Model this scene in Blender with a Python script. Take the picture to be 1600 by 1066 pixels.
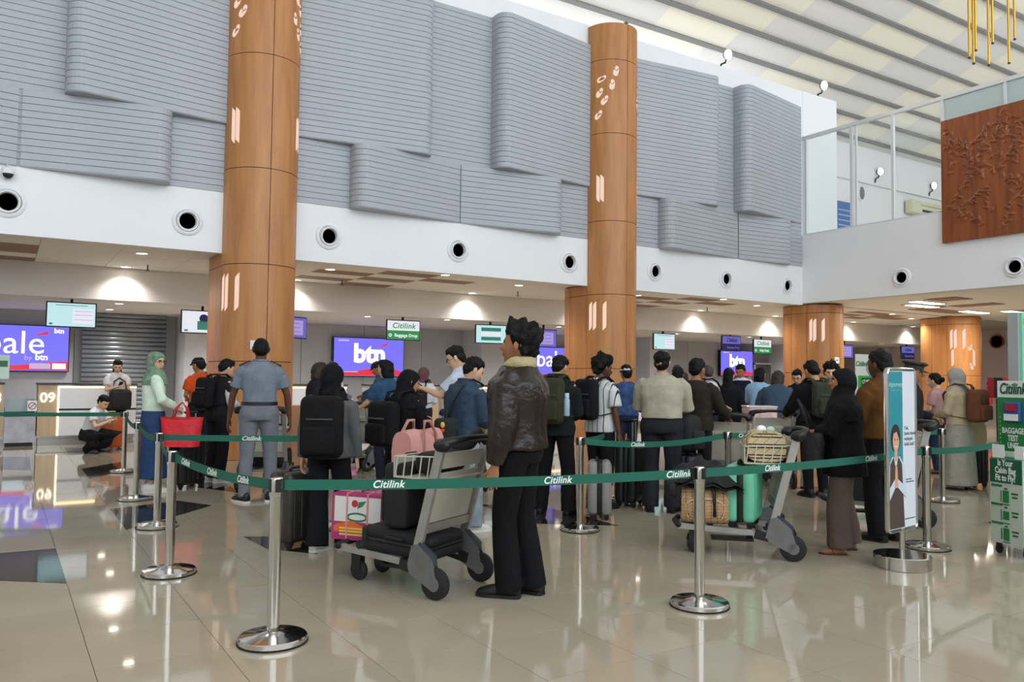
import bpy, bmesh, math, random
import numpy as np
from mathutils import Vector, Matrix

random.seed(7)
rng = np.random.default_rng(7)
PI = math.pi
for _o in list(bpy.data.objects):
    bpy.data.objects.remove(_o)
SC = bpy.context.scene
COL = SC.collection

# ------------------------------------------------------------------ camera
# X runs along the check-in wall, Y towards it, Z up, metres
YAW, PITCH, ROLL, EYE = 0.56717275, 0.04567098, 0.01110434, 1.43
_f = Vector((math.sin(YAW) * math.cos(PITCH), math.cos(YAW) * math.cos(PITCH), math.sin(PITCH)))
_r0 = Vector((math.cos(YAW), -math.sin(YAW), 0))
_u0 = _r0.cross(_f)
_r = math.cos(ROLL) * _r0 + math.sin(ROLL) * _u0
_u = -math.sin(ROLL) * _r0 + math.cos(ROLL) * _u0
cam_data = bpy.data.cameras.new('camera')
cam_data.sensor_width = 36
cam_data.lens = 36 * 1253.54 / 1600
cam_data.clip_start = 0.05
cam_data.clip_end = 300
cam = bpy.data.objects.new('camera', cam_data)
COL.objects.link(cam)
cam.matrix_world = Matrix(((_r.x, _u.x, -_f.x, 0), (_r.y, _u.y, -_f.y, 0), (_r.z, _u.z, -_f.z, EYE), (0, 0, 0, 1)))
SC.camera = cam

# ------------------------------------------------------------------ world, exposure
world = bpy.data.worlds.new('world')
SC.world = world
world.use_nodes = True
bg = world.node_tree.nodes['Background']
bg.inputs[0].default_value = (0.86, 0.93, 1.0, 1)
bg.inputs[1].default_value = 3.5
SC.view_settings.view_transform = 'Standard'
SC.view_settings.look = 'None'
SC.view_settings.gamma = 1
SC.view_settings.use_curve_mapping = False
SC.view_settings.exposure = 0.0

# ------------------------------------------------------------------ materials
def lin(h):
    h = h.lstrip('#')
    o = []
    for i in (0, 2, 4):
        v = int(h[i:i + 2], 16) / 255
        o.append(v / 12.92 if v <= 0.04045 else ((v + 0.055) / 1.055) ** 2.4)
    return (*o, 1)

MATS = {}
def mat(name, col, rough=0.6, metal=0.0, spec=0.5, var=0.0, vscale=4.0, bump=0.0, bscale=30.0, emit=None, estr=1.0, coat=0.0, stretch=None):
    if name in MATS:
        return MATS[name]
    m = bpy.data.materials.new(name)
    m.use_nodes = True
    nt = m.node_tree
    b = nt.nodes['Principled BSDF']
    c = lin(col) if isinstance(col, str) else col
    b.inputs['Base Color'].default_value = c
    b.inputs['Roughness'].default_value = rough
    b.inputs['Metallic'].default_value = metal
    b.inputs['Specular IOR Level'].default_value = spec
    b.inputs['Coat Weight'].default_value = coat
    if var or bump:
        tc = nt.nodes.new('ShaderNodeTexCoord')
        mp = nt.nodes.new('ShaderNodeMapping')
        nt.links.new(tc.outputs['Object'], mp.inputs[0])
        if stretch:
            mp.inputs['Scale'].default_value = stretch
    if var:
        n = nt.nodes.new('ShaderNodeTexNoise')
        n.inputs['Scale'].default_value = vscale
        n.inputs['Detail'].default_value = 4
        nt.links.new(mp.outputs[0], n.inputs['Vector'])
        r = nt.nodes.new('ShaderNodeValToRGB')
        r.color_ramp.elements[0].position = 0.3
        r.color_ramp.elements[1].position = 0.7
        r.color_ramp.elements[0].color = (*[x * (1 - var) for x in c[:3]], 1)
        r.color_ramp.elements[1].color = (*[min(1, x * (1 + var)) for x in c[:3]], 1)
        nt.links.new(n.outputs[0], r.inputs[0])
        nt.links.new(r.outputs[0], b.inputs['Base Color'])
    if bump:
        n2 = nt.nodes.new('ShaderNodeTexNoise')
        n2.inputs['Scale'].default_value = bscale
        n2.inputs['Detail'].default_value = 3
        nt.links.new(mp.outputs[0], n2.inputs['Vector'])
        bp = nt.nodes.new('ShaderNodeBump')
        bp.inputs['Strength'].default_value = bump
        bp.inputs['Distance'].default_value = 0.02
        nt.links.new(n2.outputs[0], bp.inputs['Height'])
        nt.links.new(bp.outputs[0], b.inputs['Normal'])
    if emit:
        b.inputs['Emission Color'].default_value = lin(emit) if isinstance(emit, str) else emit
        b.inputs['Emission Strength'].default_value = estr
    MATS[name] = m
    return m

def cloth(col, rough=0.85):
    return mat('cloth_' + col, col, rough, spec=0.2, var=0.12, vscale=9, bump=0.35, bscale=14)

def glow(name, col, s):
    return mat(name, '#101010', 0.4, emit=col, estr=s)

def wood_mat(name, c1, c2, scale=1.0, rough=0.42, axis='Z'):
    m = bpy.data.materials.new(name)
    m.use_nodes = True
    nt = m.node_tree
    b = nt.nodes['Principled BSDF']
    tc = nt.nodes.new('ShaderNodeTexCoord')
    mp = nt.nodes.new('ShaderNodeMapping')
    st = {'Z': (6, 6, 0.6), 'X': (0.6, 6, 6)}[axis]
    mp.inputs['Scale'].default_value = [s * scale for s in st]
    nt.links.new(tc.outputs['Object'], mp.inputs[0])
    n = nt.nodes.new('ShaderNodeTexNoise')
    n.inputs['Scale'].default_value = 2.2
    n.inputs['Detail'].default_value = 6
    n.inputs['Distortion'].default_value = 0.5
    nt.links.new(mp.outputs[0], n.inputs['Vector'])
    r = nt.nodes.new('ShaderNodeValToRGB')
    r.color_ramp.elements[0].position = 0.28
    r.color_ramp.elements[1].position = 0.72
    r.color_ramp.elements[0].color = lin(c1)
    r.color_ramp.elements[1].color = lin(c2)
    nt.links.new(n.outputs[0], r.inputs[0])
    nt.links.new(r.outputs[0], b.inputs['Base Color'])
    b.inputs['Roughness'].default_value = rough
    MATS[name] = m
    return m

def stripes_mat(name, base, line, period, width, axis=0, rough=0.85, extra=None):
    """lines of one colour across a base, repeated every period metres along one or two axes of the object"""
    m = bpy.data.materials.new(name)
    m.use_nodes = True
    nt = m.node_tree
    b = nt.nodes['Principled BSDF']
    b.inputs['Roughness'].default_value = rough
    b.inputs['Specular IOR Level'].default_value = 0.2
    tc = nt.nodes.new('ShaderNodeTexCoord')
    sp = nt.nodes.new('ShaderNodeSeparateXYZ')
    nt.links.new(tc.outputs['Object'], sp.inputs[0])
    prev = None
    lines = [(axis, period, width, line)] + (extra or [])
    for ax, per, wd, col in lines:
        if isinstance(ax, tuple):
            add = nt.nodes.new('ShaderNodeMath'); add.operation = ax[2]
            nt.links.new(sp.outputs[ax[0]], add.inputs[0]); nt.links.new(sp.outputs[ax[1]], add.inputs[1])
            src = add.outputs[0]
        else:
            src = sp.outputs[ax]
        ad = nt.nodes.new('ShaderNodeMath'); ad.operation = 'ADD'; ad.inputs[1].default_value = 50 * per
        nt.links.new(src, ad.inputs[0])
        mo = nt.nodes.new('ShaderNodeMath'); mo.operation = 'MODULO'; mo.inputs[1].default_value = per
        nt.links.new(ad.outputs[0], mo.inputs[0])
        lt = nt.nodes.new('ShaderNodeMath'); lt.operation = 'LESS_THAN'; lt.inputs[1].default_value = wd
        nt.links.new(mo.outputs[0], lt.inputs[0])
        mx = nt.nodes.new('ShaderNodeMix'); mx.data_type = 'RGBA'
        nt.links.new(lt.outputs[0], mx.inputs[0])
        if prev is None:
            mx.inputs[6].default_value = lin(base)
        else:
            nt.links.new(prev, mx.inputs[6])
        mx.inputs[7].default_value = lin(col)
        prev = mx.outputs[2]
    nt.links.new(prev, b.inputs['Base Color'])
    MATS[name] = m
    return m

def glass_mat(name, tint=(0.9, 0.97, 0.96, 1), refl=0.10):
    m = bpy.data.materials.new(name)
    m.use_nodes = True
    nt = m.node_tree
    nt.nodes.remove(nt.nodes['Principled BSDF'])
    t = nt.nodes.new('ShaderNodeBsdfTransparent'); t.inputs[0].default_value = tint
    g = nt.nodes.new('ShaderNodeBsdfGlossy'); g.inputs['Roughness'].default_value = 0.02
    x = nt.nodes.new('ShaderNodeMixShader'); x.inputs[0].default_value = refl
    nt.links.new(t.outputs[0], x.inputs[1]); nt.links.new(g.outputs[0], x.inputs[2])
    nt.links.new(x.outputs[0], nt.nodes['Material Output'].inputs[0])
    MATS[name] = m
    return m

def floor_mat(name, c1, c2, rough=0.06):
    m = mat(name, c1, rough, spec=0.55, var=0.05, vscale=1.3)
    return m

CHROME = mat('chrome', '#c9c6c0', 0.10, 1.0)
STEEL = mat('brushed_steel', '#b5b3ae', 0.28, 1.0)
ALU = mat('aluminium', '#a9a8a4', 0.45, 0.75, var=0.12, vscale=7)
BLACK = mat('black_plastic', '#101012', 0.45)
RUBBER = mat('black_rubber', '#1a1a1b', 0.75)
WHITE = mat('white_paint', '#eceef1', 0.55)
WHITE_WARM = mat('white_plaster', '#e9e8e6', 0.7)
GREY_SLAT = mat('grey_slat', '#abb0b7', 0.5, 0.0, var=0.03, vscale=1.0)
SLAT_BACK = mat('slat_joint', '#989da5', 0.7)
WOOD = wood_mat('column_wood', '#a96f40', '#c58a52', 0.55)
WOOD_DARK = wood_mat('carved_wood', '#6e3416', '#9c5526', 0.6, 0.35)
WOOD_LIGHT = wood_mat('counter_wood', '#b49a78', '#c6ad8c', 1.0)
BELT = mat('green_webbing', '#12604c', 0.75, bump=0.2, bscale=300)
TXT_WHITE = mat('white_lettering', '#e9eeec', 0.6)
DARK_SEAM = mat('dark_seam', '#2a1a10', 0.8)
SCREEN_BEZEL = mat('screen_bezel', '#0d0d10', 0.4)
GLASS = glass_mat('clear_glass', (0.97, 0.99, 0.985, 1), 0.05)
SKINS = {k: mat('skin_' + k, v, 0.55, spec=0.35, var=0.06, vscale=20) for k, v in
         dict(light='#d2a88a', mid='#b98763', tan='#9c6b49', dark='#5d3c29').items()}
LIPS = mat('lips', '#a05f52', 0.5)
EYEW = mat('eye_white', '#d9d6d0', 0.3)
EYED = mat('eye_dark', '#17100d', 0.3)
HAIR = mat('black_hair', '#080707', 0.6, spec=0.22, bump=0.5, bscale=60)
HAIR_BROWN = mat('brown_hair', '#2c1a13', 0.55, spec=0.4, bump=0.5, bscale=60)
HAIR_GREY = mat('greying_hair', '#3b3734', 0.6, bump=0.5, bscale=60)
SOLE_W = mat('white_sole', '#d8d5cf', 0.6)

# ------------------------------------------------------------------ mesh helpers
class MB:
    """collects vertices and faces of ONE mesh"""
    def __init__(s):
        s.v = []; s.f = []; s.m = []
    def add(s, vs, fs, mi=0):
        o = len(s.v)
        s.v.extend([tuple(map(float, p)) for p in vs])
        s.f.extend([tuple(i + o for i in q) for q in fs])
        s.m.extend([mi] * len(fs))
        return s
    def box(s, c, d, rot=None, mi=0):
        x, y, z = [k / 2 for k in d]
        vs = [Vector((sx * x, sy * y, sz * z)) for sx in (-1, 1) for sy in (-1, 1) for sz in (-1, 1)]
        if rot is not None:
            vs = [rot @ p for p in vs]
        vs = [p + Vector(c) for p in vs]
        return s.add(vs, [(0, 1, 3, 2), (4, 6, 7, 5), (0, 4, 5, 1), (2, 3, 7, 6), (0, 2, 6, 4), (1, 5, 7, 3)], mi)
    def bar(s, a, b, w, t, up=(0, 0, 1), mi=0):
        """rectangular bar from a to b, w across (perpendicular to up), t along up"""
        a = Vector(a); b = Vector(b); d = (b - a)
        L = d.length; d.normalize()
        u = Vector(up); sx = d.cross(u)
        if sx.length < 1e-5:
            sx = d.cross(Vector((1, 0, 0)))
        sx.normalize(); u = sx.cross(d).normalized()
        rot = Matrix((sx, d, u)).transposed()
        return s.box((a + b) / 2, (w, L, t), rot, mi)
    def loft(s, rings, cap=True, mi=0, closed=True):
        n = len(rings[0]); o = len(s.v)
        vs = [p for r in rings for p in r]
        fs = []
        for i in range(len(rings) - 1):
            for j in range(n if closed else n - 1):
                k = (j + 1) % n
                fs.append((i * n + j, i * n + k, (i + 1) * n + k, (i + 1) * n + j))
        if cap:
            fs.append(tuple(range(n - 1, -1, -1)))
            fs.append(tuple(range((len(rings) - 1) * n, len(rings) * n)))
        return s.add(vs, fs, mi)
    def tube(s, pts, rad, n=10, mi=0, cap=True, flat=1.0, ref=None):
        pts = [Vector(p) for p in pts]
        if not hasattr(rad, '__len__'):
            rad = [rad] * len(pts)
        rings = []
        for i, p in enumerate(pts):
            t = (pts[min(i + 1, len(pts) - 1)] - pts[max(i - 1, 0)]).normalized()
            if ref is not None:
                a = Vector(ref)
            else:
                a = Vector((0, 0, 1)) if abs(t.z) < 0.9 else Vector((0, 1, 0))
            u = t.cross(a).normalized(); w = u.cross(t)
            rings.append([p + rad[i] * (math.cos(2 * PI * k / n) * u + flat * math.sin(2 * PI * k / n) * w) for k in range(n)])
        return s.loft(rings, cap, mi)
    def cyl(s, c, r, h, n=20, mi=0, r2=None):
        r2 = r if r2 is None else r2
        c = Vector(c)
        return s.loft([[c + Vector((q * math.cos(2 * PI * k / n), q * math.sin(2 * PI * k / n), z)) for k in range(n)] for q, z in ((r, 0), (r2, h))], True, mi)
    def lathe(s, prof, c=(0, 0, 0), axis='Z', n=24, mi=0, cap=True):
        c = Vector(c); rings = []
        for r, h in prof:
            ring = []
            for k in range(n):
                a = 2 * PI * k / n
                x, y = r * math.cos(a), r * math.sin(a)
                ring.append(c + (Vector((x, y, h)) if axis == 'Z' else Vector((x, h, y)) if axis == 'Y' else Vector((h, x, y))))
            rings.append(ring)
        return s.loft(rings, cap, mi)
    def prism(s, poly, z0, z1, mi=0):
        n = len(poly)
        return s.loft([[(x, y, z0) for x, y in poly], [(x, y, z1) for x, y in poly]], True, mi)
    def ell(s, c, r, n=14, m=9, rot=None, mi=0):
        rings = []
        for i in range(m + 1):
            ph = -PI / 2 + PI * min(max(i, 0.05), m - 0.05) / m
            ring = []
            for k in range(n):
                a = 2 * PI * k / n
                p = Vector((r[0] * math.cos(ph) * math.cos(a), r[1] * math.cos(ph) * math.sin(a), r[2] * math.sin(ph)))
                if rot is not None:
                    p = rot @ p
                ring.append(p + Vector(c))
            rings.append(ring)
        return s.loft(rings, True, mi)
    def rbox(s, c, d, r, seg=3, mi=0, rot=None):
        """box with rounded edges"""
        bm = bmesh.new()
        bmesh.ops.create_cube(bm, size=1)
        for v in bm.verts:
            v.co = Vector((v.co.x * d[0], v.co.y * d[1], v.co.z * d[2]))
        bmesh.ops.bevel(bm, geom=bm.edges[:], offset=r, segments=seg, affect='EDGES', profile=0.5, clamp_overlap=True)
        bm.verts.ensure_lookup_table()
        vs = []
        for v in bm.verts:
            p = v.co.copy()
            if rot is not None:
                p = rot @ p
            vs.append(p + Vector(c))
        fs = [tuple(v.index for v in f.verts) for f in bm.faces]
        bm.free()
        return s.add(vs, fs, mi)
    def mesh(s, name='mesh', smooth=False):
        me = bpy.data.meshes.new(name)
        me.from_pydata(s.v, [], s.f)
        if any(s.m):
            me.polygons.foreach_set('material_index', s.m)
        me.update()
        bm = bmesh.new(); bm.from_mesh(me)
        bmesh.ops.recalc_face_normals(bm, faces=bm.faces[:])
        bm.to_mesh(me); bm.free()
        if smooth:
            set_smooth(me, smooth)
        return me

def set_smooth(me, ang):
    me.polygons.foreach_set('use_smooth', [True] * len(me.polygons))
    if ang is not True:
        me.set_sharp_from_angle(angle=math.radians(ang))

def obj(name, mb, material, parent=None, smooth=False, loc=None, rot=None):
    me = mb.mesh(name, smooth) if isinstance(mb, MB) else mb
    o = bpy.data.objects.new(name, me)
    COL.objects.link(o)
    if not me.materials:
        for m in (material if isinstance(material, (list, tuple)) else [material]):
            me.materials.append(m)
    if parent is not None:
        o.parent = parent
    if loc is not None:
        o.location = loc
    if rot is not None:
        o.rotation_euler = rot
    return o

def tag(o, label, cat, group=None, kind=None):
    if label: o['label'] = label
    if cat: o['category'] = cat
    if group: o['group'] = group
    if kind: o['kind'] = kind
    return o

def thing(name, label, cat, loc=(0, 0, 0), rz=0.0, group=None):
    o = bpy.data.objects.new(name, None)
    o.empty_display_size = 0.1
    COL.objects.link(o)
    o.location = loc
    o.rotation_euler = (0, 0, rz)
    return tag(o, label, cat, group)

def struct(name, mb, m, parent=None, smooth=False):
    o = obj(name, mb, m, parent, smooth)
    if parent is None:
        o['kind'] = 'structure'
    return o

def copy_tree(o, parent=None):
    c = o.copy()
    COL.objects.link(c)
    c.parent = parent
    for ch in o.children:
        copy_tree(ch, c)
    return c

_TXT = {}
def text_mesh(s, shear=0.0, bold=0.0, extrude=0.01, align='CENTER', space=1.0):
    """lettering as a mesh in the XY plane, one unit high per line"""
    key = (s, shear, bold, extrude, align, space)
    if key in _TXT:
        return _TXT[key]
    cu = bpy.data.curves.new('lettering', 'FONT')
    cu.body = s; cu.shear = shear; cu.offset = bold; cu.extrude = extrude
    cu.align_x = align; cu.align_y = 'CENTER'; cu.space_character = space
    cu.resolution_u = 3
    o = bpy.data.objects.new('lettering', cu)
    COL.objects.link(o)
    dg = bpy.context.evaluated_depsgraph_get()
    me = bpy.data.meshes.new_from_object(o.evaluated_get(dg))
    bpy.data.objects.remove(o)
    bpy.data.curves.remove(cu)
    me.materials.clear()
    _TXT[key] = me
    return me

def text(s, size, material, parent, loc, rot=(PI / 2, 0, 0), shear=0.0, bold=0.0, align='CENTER', space=1.0, name='lettering'):
    """rot default: upright, read from -Y"""
    key = (s, shear, bold, align, space, material.name)
    if key not in _TXT:
        me = text_mesh(s, shear, bold, 0.01, align, space).copy()
        me.materials.append(material)
        _TXT[key] = me
    o = bpy.data.objects.new(name, _TXT[key])
    COL.objects.link(o)
    o.parent = parent
    o.location = loc; o.rotation_euler = rot; o.scale = (size, size, size)
    return o

JOBS = []          # meshes that get a voxel skin so that overlapping limbs become one surface
def skin_job(o, voxel, smooth=4):
    r = o.modifiers.new('skin', 'REMESH'); r.mode = 'VOXEL'; r.voxel_size = voxel; r.use_smooth_shade = True
    if smooth:
        sm = o.modifiers.new('relax', 'SMOOTH'); sm.factor = 0.5; sm.iterations = smooth
    JOBS.append(o)
    return o

def run_jobs():
    dg = bpy.context.evaluated_depsgraph_get()
    out = []
    for o in JOBS:
        out.append(bpy.data.meshes.new_from_object(o.evaluated_get(dg)))
    for o, me in zip(JOBS, out):
        old = o.data
        me.name = old.name
        ms = list(old.materials)
        o.modifiers.clear()
        o.data = me
        if not me.materials:
            for m in ms:
                me.materials.append(m)
        fold = o.get('_fold')
        if fold is not None:
            amp, seed = fold[0], fold[1]
            n = len(me.vertices)
            co = np.empty(n * 3); me.vertices.foreach_get('co', co); co = co.reshape(-1, 3)
            no = np.empty(n * 3); me.vertices.foreach_get('normal', no); no = no.reshape(-1, 3)
            r2 = np.random.default_rng(int(seed))
            d = np.zeros(n)
            for k in range(7):
                w = r2.normal(0, 1, 3) * np.array([16, 16, 9 + 3 * k]) * (0.7 + 0.25 * k)
                d += np.sin(co @ w + r2.uniform(0, 6.28) + 1.5 * np.sin(co @ (w[[1, 2, 0]] * 0.4))) / (1 + 0.4 * k)
            co = co + no * (d * amp / 3.0)[:, None]
            me.vertices.foreach_set('co', co.ravel())
            del o['_fold']
        me.polygons.foreach_set('use_smooth', [True] * len(me.polygons))
        me.update()
        bpy.data.meshes.remove(old)
    JOBS.clear()
# ------------------------------------------------------------------ floor
D = 14.25                      # plane of the check-in wall
TILE = 0.6
TX0, TY0 = 0.43, 4.37
FLOOR = mat('floor_tile_beige', '#aca18d', 0.045, spec=0.6, var=0.05, vscale=1.5)
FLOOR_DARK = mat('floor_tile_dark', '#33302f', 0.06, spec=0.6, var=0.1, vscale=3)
GROUT = mat('grout', '#857b6c', 0.8)
floor = struct('floor', MB().box((9.5, 6, -0.06), (51, 36, 0.1)), GROUT)
tl = MB().prism([(-0.2985, -0.2985), (0.2985, -0.2985), (0.2985, 0.2985), (-0.2985, 0.2985)], -0.011, 0.0).mesh('tile')
tl.materials.append(FLOOR)
cells = []
for i in range(-26, 58):
    for j in range(-22, 32):
        x, y = TX0 + (i + 0.5) * TILE, TY0 + (j + 0.5) * TILE
        if not (-15 < x < 34 and -9 < y < 23.4):
            continue
        dv = Vector((x, y, -EYE)); dep = dv.dot(_f)
        sx = 800 + 1253.5 * dv.dot(_r) / dep if dep > 0.3 else 9e9
        sy = 533 - 1253.5 * dv.dot(_u) / dep if dep > 0.3 else 9e9
        seen = -60 < sx < 1660 and sy < 1110
        cells.append((dep if seen else 1e6 + i, x, y))
cells.sort()
rest = MB()
for k, (dep, x, y) in enumerate(cells):
    if k < 300:
        o = bpy.data.objects.new('tile', tl)
        COL.objects.link(o); o.parent = floor; o.location = (x, y, 0)
    else:
        h = 0.2985
        rest.add([(x - h, y - h, 0), (x + h, y - h, 0), (x + h, y + h, 0), (x - h, y + h, 0)], [(0, 1, 2, 3)])
o = obj('tile_field', rest, FLOOR, floor); o['kind'] = 'stuff'
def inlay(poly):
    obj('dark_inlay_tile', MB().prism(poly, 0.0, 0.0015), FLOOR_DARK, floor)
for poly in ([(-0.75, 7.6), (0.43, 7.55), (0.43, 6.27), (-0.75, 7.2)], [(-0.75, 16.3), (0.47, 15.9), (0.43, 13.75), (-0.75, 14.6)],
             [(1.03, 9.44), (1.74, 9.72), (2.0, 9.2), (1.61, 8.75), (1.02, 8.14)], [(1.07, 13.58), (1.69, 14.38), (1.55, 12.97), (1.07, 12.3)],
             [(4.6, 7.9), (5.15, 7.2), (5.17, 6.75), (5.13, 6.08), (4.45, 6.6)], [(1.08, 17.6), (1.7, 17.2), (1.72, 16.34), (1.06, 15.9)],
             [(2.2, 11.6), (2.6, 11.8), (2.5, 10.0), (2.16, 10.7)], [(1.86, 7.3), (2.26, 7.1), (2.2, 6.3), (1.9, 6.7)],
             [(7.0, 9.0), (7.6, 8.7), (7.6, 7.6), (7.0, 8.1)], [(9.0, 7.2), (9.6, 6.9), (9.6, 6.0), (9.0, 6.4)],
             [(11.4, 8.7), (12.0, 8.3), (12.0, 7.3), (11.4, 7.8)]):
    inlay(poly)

# ------------------------------------------------------------------ check-in wall: white band, grey slatted cladding
wall = struct('wall_back', MB().box((4.55, D + 0.2, 7.03), (31.1, 0.36, 4.94)), WHITE)
band = struct('trim_1', MB().box((3.25, D + 0.05, 4.035), (30.5, 0.14, 1.05)), WHITE)
SH = 0.1083
def slat_mesh(path, h):
    """ribbon of one slat along a plan path [(x, y)], 16 mm thick"""
    m = MB()
    n = len(path); top = []; bot = []
    rings = []
    for i, (x, y) in enumerate(path):
        a = Vector(path[max(i - 1, 0)]); b = Vector(path[min(i + 1, n - 1)])
        t = (b - a).normalized(); nrm = Vector((t.y, -t.x))
        if nrm.y > 0: nrm = -nrm
        p = Vector((x, y)) + nrm * 0.016
        q = Vector((x, y)) + nrm * 0.012
        rings.append([(x, y, 0.0), (q.x, q.y, 0.0), (p.x, p.y, 0.004), (p.x, p.y, h - 0.004), (q.x, q.y, h), (x, y, h)])
    m.loft(rings)
    return m.mesh('slat')
def clad(parent, path, z0, rows, material=None):
    me = slat_mesh(path, SH - 0.006)
    me.materials.append(GREY_SLAT)
    for k in range(rows):
        o = bpy.data.objects.new('slat', me)
        COL.objects.link(o); o.parent = parent; o.location = (0, 0, z0 + k * SH)
joint = obj('joint_backing', MB().box((3.3, D + 0.016, 6.78), (30.4, 0.03, 4.43)), SLAT_BACK, wall)
clad(wall, [(-11.8, D), (18.48, D)], 4.566, 41)
def wedge(xe, xt, p, z0, rows, r=0.22):
    """slatted panel that stands proud by p at the rounded edge xe and tapers flush towards xt"""
    s = 1 if xt > xe else -1
    path = [(xe, D - 0.015)]
    for k in range(7):
        a = PI / 2 * k / 6
        path.append((xe + s * (r - r * math.cos(a)), D - (p - r) - r * math.sin(a)))
    L = abs(xt - xe) - r
    path.append((xe + s * (r + L * 0.5), D - 0.5 * p - 0.02))
    path.append((xt, D - 0.03))
    z1 = z0 + rows * SH - 0.006
    core = obj('cladding_panel', MB().prism([(x, y + 0.012) for x, y in path] + [(xt, D + 0.0), (xe, D + 0.0)], z0 + 0.002, z1 - 0.002), SLAT_BACK, wall)
    me_path = path if s > 0 else path[::-1]
    clad(core, me_path, z0, rows)
    obj('underside', MB().prism([(x, y - 0.004) for x, y in path] + [(xt, D), (xe, D)], z0 - 0.012, z0 - 0.001), GREY_SLAT, core)
UP, LO = 5.765, 4.566
for xe, xt, p, z0, rows in ((0.72, 3.35, 0.42, UP, 33), (7.0, 4.2, 0.36, UP, 33), (8.5, 11.3, 0.42, UP, 30), (15.0, 12.2, 0.34, UP, 30), (15.8, 18.45, 0.42, UP, 30),
                            (-2.0, -5.5, 0.35, UP, 33),
                            (2.25, 0.15, 0.34, LO, 11), (5.43, 7.75, 0.36, LO, 11), (10.2, 7.78, 0.30, LO, 11), (13.2, 15.9, 0.34, LO, 11), (17.9, 15.95, 0.2, LO, 11), (-2.6, 0.1, 0.3, LO, 11)):
    wedge(xe, xt, p, z0, rows)

# ------------------------------------------------------------------ soffit in front of the counters, bulkhead, inner recess
SOFF = mat('soffit_tile', '#ecebe8', 0.75)
SOFF_DARK = mat('soffit_tile_brown', '#94786c', 0.7)
SOFF_J = mat('soffit_joint', '#b0a9a0', 0.8)
soffit = struct('ceiling_over_counters', MB().box((13, 16.05, 3.62), (50, 3.44, 0.12)), SOFF_J)
sp_l = MB().box((0, 0, 0), (1.192, 0.572, 0.02)).mesh('soffit_panel'); sp_l.materials.append(SOFF)
sp_d = sp_l.copy(); sp_d.materials[0] = SOFF_DARK
DARK = {(0, 1), (1, 2), (0, 3), (1, 4), (2, 1), (2, 3)}
for i in range(-4, 24):
    for j in range(6):
        x = -0.72 + 1.2 * i + 0.6; y = 14.55 + 0.58 * j
        bi = (i - 5) % 7
        dk = (bi == 0 and j in (2, 4)) or (bi == 1 and j in (1, 3, 5)) or (bi == 2 and j in (2,)) or (i in (-1,) and j in (1, 4)) or (i == 0 and j in (2, 3, 5))
        if i in (-2,): dk = j in (2,)
        o = bpy.data.objects.new('soffit_panel', sp_d if dk else sp_l)
        COL.objects.link(o); o.parent = soffit; o.location = (x, y, 3.553)
bulk = struct('wall_bulkhead', MB().box((13, 17.86, 3.26), (50, 0.22, 0.74)), WHITE_WARM)
inner = struct('ceiling_over_staff', MB().box((13, 20.9, 3.05), (50, 5.9, 0.1)), WHITE_WARM)
REAR = mat('rear_wall_panel', '#c2c5cc', 0.25, 0.0, var=0.03)
rear = struct('wall_rear', MB().box((13, 23.85, 1.55), (50, 0.2, 3.2)), SLAT_BACK)
rp = MB().box((0, 0, 0), (1.985, 0.03, 3.0)).mesh('wall_panel'); rp.materials.append(REAR)
for i in range(-6, 13):
    o = bpy.data.objects.new('wall_panel', rp)
    COL.objects.link(o); o.parent = rear; o.location = (0.6 + 2.0 * i, 23.73, 1.5)
# corrugated dark metal screen behind counter nine and white piers between the bays
CORR = mat('corrugated_metal', '#9aa1aa', 0.32, 0.7)
cor = struct('wall_corrugated', MB().box((2.75, 23.3, 1.5), (2.0, 0.06, 3.0)), mat('corr_back', '#53585e', 0.5))
cs = MB().lathe([(0.0575, 0), (0.0575, 2.0)], axis='X', n=10).mesh('slat', True); cs.materials.append(CORR)
for k in range(25):
    o = bpy.data.objects.new('slat', cs); COL.objects.link(o); o.parent = cor; o.location = (1.75, 23.27, 0.06 + 0.12 * k); o.scale = (1, 0.6, 1)
PIER = mat('pier_paint', '#cfd2d8', 0.5)
for k, (x, y, w) in enumerate(((4.6, 22.4, 1.1), (13.6, 22.6, 0.9), (20.9, 22.6, 0.9), (29.0, 22.6, 0.9))):
    struct('wall_pier', MB().box((x, y + 0.6, 1.5), (w, 1.4, 3.0)), PIER)
DOORM = mat('service_door', '#5d5c60', 0.5)
dr = struct('door_1', MB().box((28.05, 23.66, 1.05), (1.0, 0.06, 2.1)), DOORM)
obj('door_frame', MB().box((27.5, 23.65, 1.08), (0.07, 0.1, 2.2)).box((28.6, 23.65, 1.08), (0.07, 0.1, 2.2)).box((28.05, 23.65, 2.16), (1.17, 0.1, 0.07)), PIER, dr)

# ------------------------------------------------------------------ mezzanine on the right
XR = 18.5
par = struct('wall_right', MB().box((XR + 0.15, 2.6, 4.49), (0.3, 23.4, 1.86)), WHITE)
mez = struct('ceiling_under_mezzanine', MB().box((26.4, 3.0, 3.62), (15.5, 22.4, 0.12)), SOFF)
for x, y, w, l in ((20.3, 11.2, 0.8, 0.8), (21.6, 12.6, 1.4, 0.5), (22.4, 11.6, 0.6, 1.2), (23.5, 13.2, 2.4, 0.6), (22.6, 14.9, 1.8, 0.5), (24.4, 15.6, 1.6, 0.5), (25.6, 11.4, 1.2, 0.8), (27.4, 12.2, 0.8, 1.4), (28.8, 10.8, 1.2, 0.8), (30.4, 13.4, 1.6, 0.8), (26.4, 14.2, 2.0, 0.4)):
    obj('brown_ceiling_panel', MB().box((x, y, 3.552), (w, l, 0.02)), SOFF_DARK, mez)
mfl = struct('floor_mezzanine', MB().box((26.4, 4.0, 5.2), (15.5, 26.6, 0.2)), WHITE_WARM)
stub = struct('wall_stub', MB().box((19.35, D + 0.19, 7.45), (1.5, 0.36, 4.1)), WHITE)
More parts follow.
